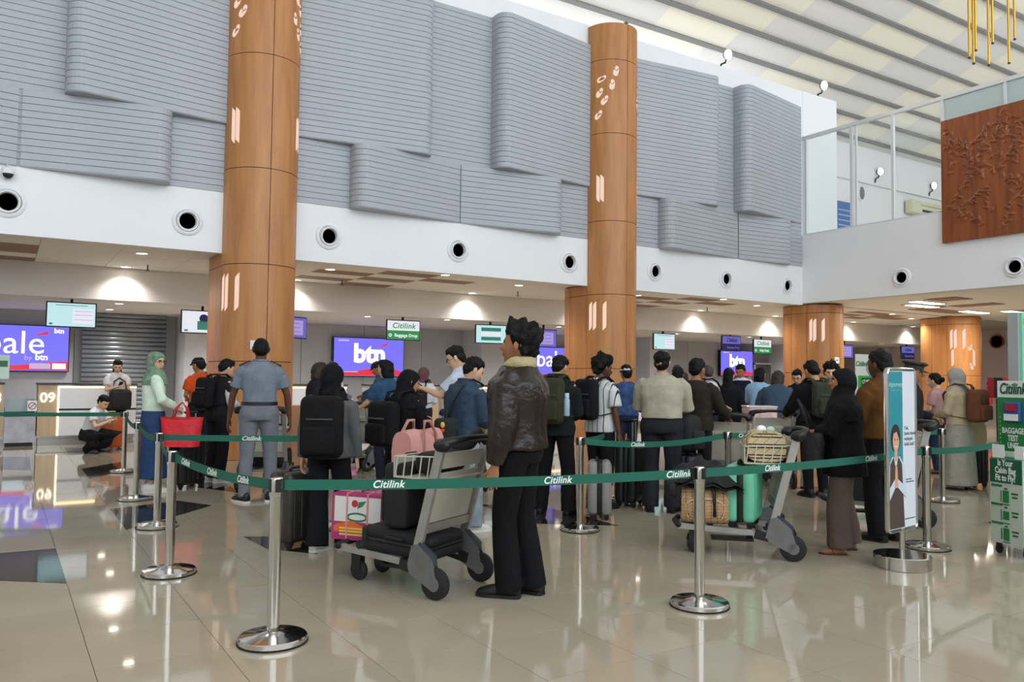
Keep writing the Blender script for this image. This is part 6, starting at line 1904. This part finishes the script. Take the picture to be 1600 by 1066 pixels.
def backpack(p, label, col, w=0.31, h=0.44, d=0.17, z0=1.0, accents=None, material=None, pocket=True):
    """worn on the back of person p; its straps go with it"""
    s, bend = p['s'], p['bend']
    t = thing('backpack', label, 'backpack', (*p['xy'], 0), p['rz'], 'backpacks worn by people in the queue')
    m = material or cloth(col)
    yb = -(0.128 * p['wf'] + 0.035)
    def bx(c, dd, r):
        q = MB().rbox(c, dd, r, 4)
        q.v = [tuple(bend(v) * s) for v in q.v]
        return q
    obj('bag_body', bx((0, yb - d / 2, z0 + h / 2), (w, d, h), min(d * 0.42, 0.07)), m, t, True)
    if pocket:
        obj('front_pocket', bx((0, yb - d - 0.012, z0 + h * 0.30), (w * 0.78, 0.07, h * 0.44), 0.03), m, t, True)
        zp = MB().box((0, yb - d - 0.005, z0 + h * 0.63), (w * 0.62, 0.012, 0.014)); zp.v = [tuple(bend(v) * s) for v in zp.v]
        obj('zip', zp, accents or mat('zip_grey', '#3a3a3c', 0.4), t)
    hp_ = MB().tube([bend((-0.04, yb - 0.02, z0 + h)) * s, bend((-0.03, yb - 0.02, z0 + h + 0.03)) * s, bend((0.03, yb - 0.02, z0 + h + 0.03)) * s, bend((0.04, yb - 0.02, z0 + h)) * s], 0.009, 6)
    obj('grab_handle', hp_, m, t, True)
    for sd in (1, -1):
        pts = [(sd * 0.085, yb - 0.02, z0 + h * 0.9), (sd * 0.095, yb + 0.05, 1.47), (sd * 0.10, 0.0, 1.485), (sd * 0.105, 0.09, 1.435), (sd * 0.12, 0.155 * p['wf'], 1.32), (sd * 0.155 * p['wf'], 0.12, 1.16), (sd * 0.185 * p['wf'], 0.0, z0 + 0.08), (sd * 0.12, yb - 0.01, z0 + 0.05)]
        obj('shoulder_strap', MB().tube([bend(q) * s for q in pts], [0.026 * s, 0.03 * s, 0.03 * s, 0.03 * s, 0.026 * s, 0.016 * s, 0.014 * s, 0.014 * s], 8, flat=0.4), m, t, True)
    return t
def finish_people():
    run_jobs()
    for body, hm in PEOPLE:
        me = body.data
        nv = len(me.vertices)
        co = np.empty(nv * 3); me.vertices.foreach_get('co', co)
        vs = list(map(tuple, co.reshape(-1, 3).tolist())) + hm.v
        fs = [tuple(p.vertices) for p in me.polygons]
        mi = [0] * len(fs) + hm.m
        fs += [tuple(i + nv for i in f) for f in hm.f]
        nm = bpy.data.meshes.new('body')
        nm.from_pydata(vs, [], fs)
        nm.polygons.foreach_set('material_index', mi)
        nm.polygons.foreach_set('use_smooth', [True] * len(fs))
        for m in me.materials:
            nm.materials.append(m)
        nm.update()
        body.data = nm
        bpy.data.meshes.remove(me)
# ------------------------------------------------------------------ the people in the hall
def tr(c, **k): return dict(k='trousers', c=c, **k)
def sk(c, **k): return dict(k='skirt', c=c, **k)
def tp(c, **k): return dict(c=c, **k)
SCARF_BLACK = cloth('#0f0f11'); SCARF_SAGE = mat('scarf_sage', '#6f8a74', 0.8, var=0.35, vscale=18, bump=0.3, bscale=20); SCARF_MAUVE = cloth('#6a4448'); SCARF_GREY = cloth('#a7a49c')
LEATHER = mat('brown_leather', '#1d110c', 0.36, spec=0.5, var=0.35, vscale=5, bump=0.5, bscale=22)
FLEECE = mat('cream_fleece', '#cbbb8f', 0.95, bump=1.0, bscale=120)
STRIPED = stripes_mat('striped_shirt', '#c9c8c6', '#2b2b30', 0.062, 0.008, 0)
DENIM = mat('denim_shirt', '#22384c', 0.85, var=0.2, vscale=14, bump=0.4, bscale=18)
JEANS = mat('pale_jeans', '#7f8c96', 0.85, var=0.2, vscale=10, bump=0.3, bscale=20)

# left side
person('woman in a sage headscarf, glasses, mint jacket and long blue skirt', 1.59, 10.62, 84, 1.69, 'light', ('hijab', SCARF_SAGE, 1.30), tp('#d3e4d0', n='jacket', hem=0.98, ease=0.022), sk('#2b4266', hem=0.17, flare=0.05), '#d5d2cc', (((0.14, 0.24, 1.02), (1, -0.6, -0.3), 'grip'), ((0.10, 0.26, 1.04), (1, -0.6, -0.3), 'grip')), head=(52, 4), extras=('glasses',))
person('crouching man in a white T-shirt looking at his phone by counter 09', 1.40, 16.35, 125, 1.70, 'light', ('short', None), tp('#cfd0d2', sleeve=0.3, hem=0.93), tr('#17181c', cuff=-0.06, ease=0.038, flare=0.01), '#3a3a3a', (((0.08, 0.44, 0.58), (0.5, 0, -1), 'grip'), ((0.04, 0.44, 0.60), (0.5, 0, -1), 'grip')), lean=0.35, head=(10, 22), drop=0.62, near=False, feet=((0.03, 0.10, 0.2), (-0.03, 0.10, -0.2)), extras=(('phone', 1, 'phone in the hands of the crouching man'),))
w3 = person('long-haired woman in a white T-shirt standing behind the crouching man', 1.95, 17.55, 165, 1.69, 'light', ('long', HAIR), tp('#c9c8cb', sleeve=0.32, hem=0.95), tr('#15151a'), '#222222', ('phone', 'phone_low'), head=(12, 22), near=False, extras=(('phone', 1, 'phone held by the long-haired woman in white'),))
bgb = thing('black_shoulder_bag', 'black bag hanging in front of the long-haired woman in white', 'bag', (1.99, 17.28, 0.72), 0.1)
obj('bag_body', MB().rbox((0, 0, 0.2), (0.4, 0.2, 0.4), 0.08, 3), BLKC, bgb, True); obj('strap', MB().tube([(-0.12, 0.05, 0.38), (-0.1, 0.1, 0.55), (0, 0.14, 0.62), (0.1, 0.1, 0.55), (0.12, 0.05, 0.38)], 0.014, 8), BLKC, bgb, True)
person('man in an orange T-shirt and dark cap beside the first tall column', 2.72, 13.6, -25, 1.69, 'tan', ('short', None), tp('#c04a18', sleeve=0.34), tr('#17181a'), '#222222', ('down', 'phone_low'), head=(-25, 10), near=False, extras=(('cap', '#1c1d22'), ('crossbody', 1)))
p5 = person('young man in a black and white raglan top with a black backpack beside the guard', 2.46, 11.15, 52, 1.64, 'light', ('short', None), tp('#1a1a1d', ease=0.026), tr('#131316', flare=0.02), '#d5d2cc', ('phone_low', 'phone_low'), lean=0.10, head=(15, 22))
backpack(p5, 'black backpack worn by the young man beside the guard', '#141416', 0.30, 0.42, 0.16)
# white raglan sleeves of the young man
for sd in (1, -1):
    S_, E_, W_ = Vector((sd * 0.17, 0, 1.372)), p5['el'][sd], p5['wr'][sd]
    S_ = p5['bend'](S_)
    m_ = MB().tube([S_.lerp(E_, 0.28), S_.lerp(E_, 0.6), E_, E_.lerp(W_, 0.5), W_], [0.080, 0.082, 0.075, 0.068, 0.045], 14)
    m_.v = [tuple(Vector(v) * p5['s']) for v in m_.v]
    o = obj('white_sleeve', m_, cloth('#cfcdcb'), p5['root']); skin_job(o, 0.012, 3); o['_fold'] = [0.005, 5.0]
person('airport guard in a grey uniform with black epaulettes, seen from behind', 2.50, 9.25, 4, 1.85, 'dark', ('buzz', None), tp('#727c88', sleeve=0.36, hem=0.98, epaulettes=True, collar='#727c88', cw=0.009, patch=True, fold=0.004, ease=0.014), tr('#70727a', belt=True, fold=0.004), '#101012', (((0.30, 0.10, 0.86), (1, -0.6, 0), 'relaxed'), ((0.31, 0.10, 0.86), (1, -0.6, 0), 'relaxed')), build=1.06, feet=((0.03, 0.02, 0.2), (-0.03, -0.05, -0.6)))
person('brown-haired woman in a navy T-shirt left of the large black backpack', 3.62, 10.6, 62, 1.60, 'light', ('bob', HAIR_BROWN), tp('#1a1b26', sleeve=0.32), tr('#1b1c22'), '#222222', ('phone_low', 'phone_low'), head=(10, 12), near=False)
p8 = person('girl in a black headscarf and grey sweater carrying a large black backpack', 2.32, 6.45, 14, 1.52, 'light', ('hijab', SCARF_BLACK, 1.36), tp('#55585a', hem=0.84, flare=0.03, ease=0.026, n='sweater'), tr('#121317', flare=0.045, cuff=-0.04), '#d5d2cc', (((0.25, 0.06, 0.82), (0.4, -1, 0), 'relaxed'), ((0.25, 0.02, 0.82), (0.4, -1, 0), 'relaxed')), head=(28, 8), feet=((0.05, 0.12, 0.7), (0.03, -0.08, 0.5)), build=1.06)
backpack(p8, 'large black backpack on the girl in the grey sweater', '#131314', 0.38, 0.56, 0.19, 0.86)
p9 = person('woman in a black headscarf and long black robe with a black backpack', 3.10, 6.68, 48, 1.49, 'mid', ('hijab', SCARF_BLACK, 1.30), tp('#0e0e10', hem=0.84, ease=0.03, n='robe_top'), sk('#0d0d0f', hem=0.08, flare=0.06, n='robe'), '#151515', ('phone', 'phone_low'), head=(30, 18), build=1.08)
backpack(p9, 'soft black backpack on the woman in the long black robe', '#101011', 0.36, 0.46, 0.19, 0.92)
person('person with glossy black hair in a bright blue top behind the black-robed woman', 4.28, 9.75, -40, 1.64, 'light', ('bob', None), tp('#2c4a66', sleeve=0.4), tr('#1c2230'), '#222222', ('push', 'push'), head=(-15, 10), near=False)
# background between the columns
person('check-in attendant in a black vest and white sleeves behind the girl in the grey sweater', 4.95, 13.75, 30, 1.66, 'tan', ('short', None), tp('#c6c7cc', sleeve=0.36, vest='#17171b'), tr('#17171b'), '#151515', ('phone_low', 'phone_low'), head=(20, 15), near=False)
person('man in a dark cap and denim jacket leaning on a trolley before the middle screen', 5.95, 13.7, -75, 1.70, 'tan', ('short', None), tp('#33475c', ease=0.025), tr('#1a1b20'), '#222222', ('reach', 'push'), head=(-10, 20), lean=0.12, near=False, extras=(('cap', '#15161a'),))
p13 = person('woman in a mauve headscarf and white shirt in the background', 6.04, 12.27, 15, 1.58, 'light', ('hijab', SCARF_MAUVE, 1.38), tp('#c9cbd2'), tr('#20222a'), '#222222', ('phone_low', 'phone_low'), head=(15, 5), near=False)
backpack(p13, 'dark maroon backpack on the woman in the mauve headscarf', '#2a1a1c', 0.28, 0.36, 0.13)
person('man with glasses and a pale striped shirt holding out his phone', 4.34, 7.85, -80, 1.78, 'light', ('undercut', None), tp('#b9c2d2', sleeve=0.36, ease=0.024, collar='#c6cbd6', cw=0.010), tr('#1e2025'), '#222222', (((0.10, 0.34, 1.20), (0.7, -0.5, -1), 'flat'), ((0.02, 0.40, 1.24), (0.7, -0.5, -1), 'flat')), head=(-4, 24), extras=('glasses', ('phone', -1, 'phone held out by the man with glasses')))
person('man in a blue denim shirt and pale jeans with a black crossbody strap', 3.66, 6.60, 42, 1.63, 'light', ('undercut', None), dict(m=DENIM, c='', ease=0.030, hem=0.88, n='denim_shirt', collar=DENIM, cw=0.010), dict(k='trousers', m=JEANS, c='', flare=0.03, ease=0.024), '#d5d2cc', ('phone_low', 'phone_low'), head=(32, 26), lean=0.10, extras=(('crossbody', 1),), feet=((0.03, 0.05, 0.3), (0.0, -0.04, 0.2)))
sb2 = thing('belt_bag', 'small black bag with a yellow and red charm on the denim-shirted man', 'bag', (3.40, 6.44, 0.86), -0.4)
obj('bag_body', MB().rbox((0, 0, 0.1), (0.2, 0.09, 0.2), 0.04, 3), BLKC, sb2, True); ch_ = obj('charm', MB().ell((-0.03, -0.06, 0.14), (0.02, 0.015, 0.028)), mat('charm_yellow', '#d8b42a', 0.5), sb2, True); obj('charm_tag', MB().ell((-0.03, -0.06, 0.09), (0.022, 0.014, 0.02)), mat('charm_red', '#b3322a', 0.5), ch_, True)
# the man in the leather jacket
p16 = person('tall curly-haired man in a brown leather jacket with cream fleece collar', 2.92, 4.49, -70, 1.76, 'tan', ('curly', None), dict(m=LEATHER, c='', ease=0.052, se=0.040, hem=0.93, n='leather_jacket', collar=FLEECE, cw=0.026, ch=0.012, cuff=0.5, fold=0.009), tr('#0f0f11', flare=0.026, ease=0.014, cuff=-0.045, fold=0.004), '#141110', (((0.25, 0.02, 0.80), (0.5, -1, 0), 'relaxed'), ((0.26, 0.06, 0.82), (0.5, -1, 0), 'relaxed')), head=(-6, -6), build=1.17, feet=((-0.02, -0.06, 0.25), (0.02, 0.05, -0.1)))
# middle right
p17 = person('man in a black hooded jacket carrying an olive green backpack', 4.92, 6.85, 18, 1.67, 'mid', ('undercut', None), tp('#16171a', ease=0.035, hem=0.85, n='hooded_jacket', collar='#16171a', cw=0.026), tr('#111113', flare=0.02), '#131313', ('phone_low', 'phone_low'), head=(18, 22), feet=((0.05, 0.02, 0.2), (-0.07, 0.0, -0.2)), build=1.05)
backpack(p17, 'olive green backpack with a pale bottle in its side pocket', '#32331f', 0.34, 0.48, 0.18, 0.98)
bt = thing('water_bottle', 'pale blue water bottle in the side pocket of the olive backpack', 'bottle', Vector((4.92, 6.85, 0)) + Matrix.Rotation(p17['rz'], 3, 'Z') @ Vector((0.19, -0.24, 1.05)))
obj('flask', MB().lathe([(0.03, 0), (0.032, 0.01), (0.032, 0.16), (0.02, 0.185)], n=14), mat('bottle_blue', '#8fa8b8', 0.2), bt, 40); obj('bottle_cap', MB().cyl((0, 0, 0.185), 0.024, 0.045, 12), mat('bottle_cap', '#b9d4de', 0.4), bt)
p18 = person('man in a white striped shirt with a black backpack near the second tall column', 5.64, 7.02, 38, 1.66, 'dark', ('curly', None), dict(m=STRIPED, c='', sleeve=0.40, ease=0.026, hem=0.86, n='striped_shirt', collar=STRIPED, cw=0.010), tr('#151517'), '#141414', ('down', 'phone_low'), head=(25, 12))
backpack(p18, 'black backpack on the man in the striped shirt', '#131315', 0.30, 0.46, 0.16)
p19 = person('man in a white baseball cap and blue camouflage jacket', 7.9, 9.2, -10, 1.62, 'tan', ('short', None), dict(m=mat('blue_camouflage', '#24406b', 0.8, var=0.6, vscale=14), c='', n='jacket', ease=0.03), tr('#1b2233'), '#222222', ('phone_low', 'phone_low'), head=(-15, 5), near=False, extras=(('cap', '#c9c9c6', 'front', '#c9c9c6'),))
person('dark-haired person in black just right of the white cap', 8.5, 8.75, 10, 1.60, 'tan', ('short', None), tp('#17181b'), tr('#17181b'), '#222222', ('phone_low', 'phone_low'), near=False)
person('heavyset man in a beige shirt and dark trousers seen from behind', 6.08, 6.50, 6, 1.72, 'mid', ('undercut', None), tp('#a9a290', hem=1.0, ease=0.034, se=0.030, collar='#a9a290', cw=0.012, n='beige_shirt', fold=0.007), tr('#26262b', flare=0.02, ease=0.024), '#15130f', (((0.10, 0.30, 1.06), (1.0, -0.8, -0.2), 'grip'), ((0.10, 0.30, 1.06), (1.0, -0.8, -0.2), 'grip')), build=1.22, belly=0.03, feet=((0.02, 0, 0.2), (-0.02, 0, -0.2)))
person('man in a dark brown long-sleeved shirt pushing a trolley', 6.82, 6.72, 28, 1.66, 'tan', ('short', None), tp('#2a241d', ease=0.034, hem=0.86, n='brown_shirt'), tr('#1a191b'), '#151515', ('push', 'phone_low'), head=(10, 5), build=1.10)
p23 = person('balding man in a white T-shirt with a navy backpack', 9.15, 8.75, 60, 1.66, 'light', ('bald', HAIR_GREY), tp('#c9cacc', sleeve=0.34), tr('#202633'), '#222222', ('phone_low', 'phone_low'), head=(-75, 0), near=False)
backpack(p23, 'navy backpack on the balding man in white', '#12161f', 0.32, 0.44, 0.16)
person('long-haired woman behind the balding man', 9.75, 8.9, 15, 1.60, 'light', ('long', None), tp('#15171d'), tr('#1b1d24'), '#222222', ('down', 'down'), near=False)
person('attendant in a navy vest and white shirt before the small distant screen', 12.2, 10.8, 178, 1.73, 'tan', ('short', None), tp('#cfd0d4', sleeve=0.36, vest='#15172a'), tr('#15172a'), '#151515', ('down', 'phone_low'), head=(25, 18), near=False)
person('woman with short black hair in a light blue blouse', 11.0, 9.35, 15, 1.64, 'light', ('bob', None), tp('#8fb4cf'), tr('#2a3040'), '#222222', ('push', 'push'), head=(20, 5), near=False)
person('person in a dark blue denim jacket bending over a trolley', 9.6, 7.85, 5, 1.62, 'light', ('bob', HAIR_BROWN), dict(m=mat('dark_denim', '#2c4256', 0.85, var=0.2, vscale=14, bump=0.4, bscale=18), c='', n='denim_jacket', ease=0.035, hem=0.78), tr('#1d2430'), '#222222', ('push', 'push'), lean=0.38, head=(5, 15), near=False, build=1.12)
person('man with glasses facing the camera behind the woman in black', 11.45, 8.9, 195, 1.62, 'light', ('short', None), tp('#1b2030', sleeve=0.36), tr('#1b1d24'), '#222222', ('phone_low', 'push'), head=(0, 24), near=False, extras=('glasses',))
p29 = person('man in a black hoodie with a grey-green backpack behind the woman in black', 8.55, 6.4, -28, 1.68, 'mid', ('short', None), tp('#141417', ease=0.034, n='hoodie'), tr('#17171a'), '#151515', ('push', 'push'), head=(-12, 22))
backpack(p29, 'grey-green backpack on the man in the black hoodie', '#34382e', 0.32, 0.44, 0.16)
person('curly-haired person peering over the black headscarf', 10.6, 7.65, 190, 1.68, 'light', ('curly', None), tp('#3a3a40'), tr('#22242b'), '#222222', ('down', 'down'), head=(-10, 10), near=False)
# woman in black headscarf with brown trousers
person('woman in a black headscarf and black top with wide brown trousers and sandals', 6.02, 4.22, -96, 1.53, 'tan', ('hijab', SCARF_BLACK, 1.22), tp('#0d0d0e', hem=0.72, flare=0.05, ease=0.036, n='tunic', sleeve=0.78), tr('#5f5049', flare=0.035, ease=0.03, cuff=-0.02, fold=0.006), 'sandal', (((0.02, 0.33, 1.08), (0.8, -0.8, -0.6), 'grip'), ((0.02, 0.34, 1.10), (0.8, -0.8, -0.6), 'grip')), head=(-4, -3), build=1.14, feet=((0.04, -0.04, 0.2), (-0.04, 0.08, -0.1)))
hbag = thing('shoulder_bag', 'black shoulder bag in front of the woman in wide brown trousers', 'bag', (5.72, 4.30, 0.72), 0.5)
obj('bag_body', MB().rbox((0, 0, 0.14), (0.34, 0.14, 0.28), 0.05, 3), BLKC, hbag, True); obj('buckle', MB().box((-0.05, -0.075, 0.2), (0.014, 0.008, 0.05)), CHROME, hbag); obj('flap', MB().rbox((0, -0.03, 0.21), (0.335, 0.1, 0.14), 0.03, 2), BLKC, hbag, True); obj('strap', MB().tube([(-0.15, 0, 0.26), (-0.1, 0.05, 0.42), (0.0, 0.12, 0.55), (0.12, 0.06, 0.42), (0.15, 0, 0.26)], 0.012, 8), BLKC, hbag, True)
person('tall man in a mustard shirt with earphones left of the poster stand', 6.78, 4.36, -52, 1.70, 'dark', ('short', None), tp('#5a3a16', ease=0.03, n='mustard_shirt'), tr('#141416', flare=0.03), '#141414', (((0.10, 0.28, 1.02), (0.9, -0.7, -0.5), 'grip'), ((0.08, 0.28, 1.04), (0.9, -0.7, -0.5), 'grip')), head=(-10, 4), extras=('mask',), build=1.05)
person('officer in a brown peaked cap and dark uniform behind the poster stand', 8.85, 5.35, 80, 1.66, 'tan', ('buzz', None), tp('#1a1a1e', ease=0.03), tr('#17171a'), '#141414', ('down', 'phone_low'), head=(10, 10), near=False, extras=(('peaked_cap',),))
person('masked woman with tied-back hair and an orange hair tie, right of the poster stand', 12.5, 7.1, -70, 1.56, 'light', ('bun', HAIR), tp('#b58a8c', sleeve=0.36), tr('#27364e'), '#8a5a4a', ('phone_low', 'phone_low'), head=(0, 10), near=False, extras=('mask',))
p35 = person('woman in a grey headscarf and long beige dress with a tan backpack', 10.95, 5.92, -62, 1.62, 'light', ('hijab', SCARF_GREY, 1.34), tp('#b3a487', ease=0.03, hem=0.9, n='beige_blouse'), sk('#9c968a', hem=0.06, flare=0.07, n='dress'), '#a89a84', ('phone_low', 'phone_low'), head=(-8, 12), build=1.05)
backpack(p35, 'tan brown backpack on the woman in the long beige dress', '#6d432f', 0.34, 0.46, 0.19, 0.95)
person('bald man far behind the beige-shirted man', 9.9, 10.2, 0, 1.69, 'light', ('buzz', HAIR_GREY), tp('#9a9da3'), tr('#22242b'), '#222222', ('down', 'down'), near=False)
person('person in a dark patterned headscarf behind the beige-shirted man', 9.6, 9.75, 10, 1.55, 'light', ('hijab', mat('scarf_maroon', '#33181c', 0.8, var=0.4, vscale=20), 1.38), tp('#3a2a2c'), tr('#22242b'), '#222222', ('down', 'down'), near=False)
finish_people()
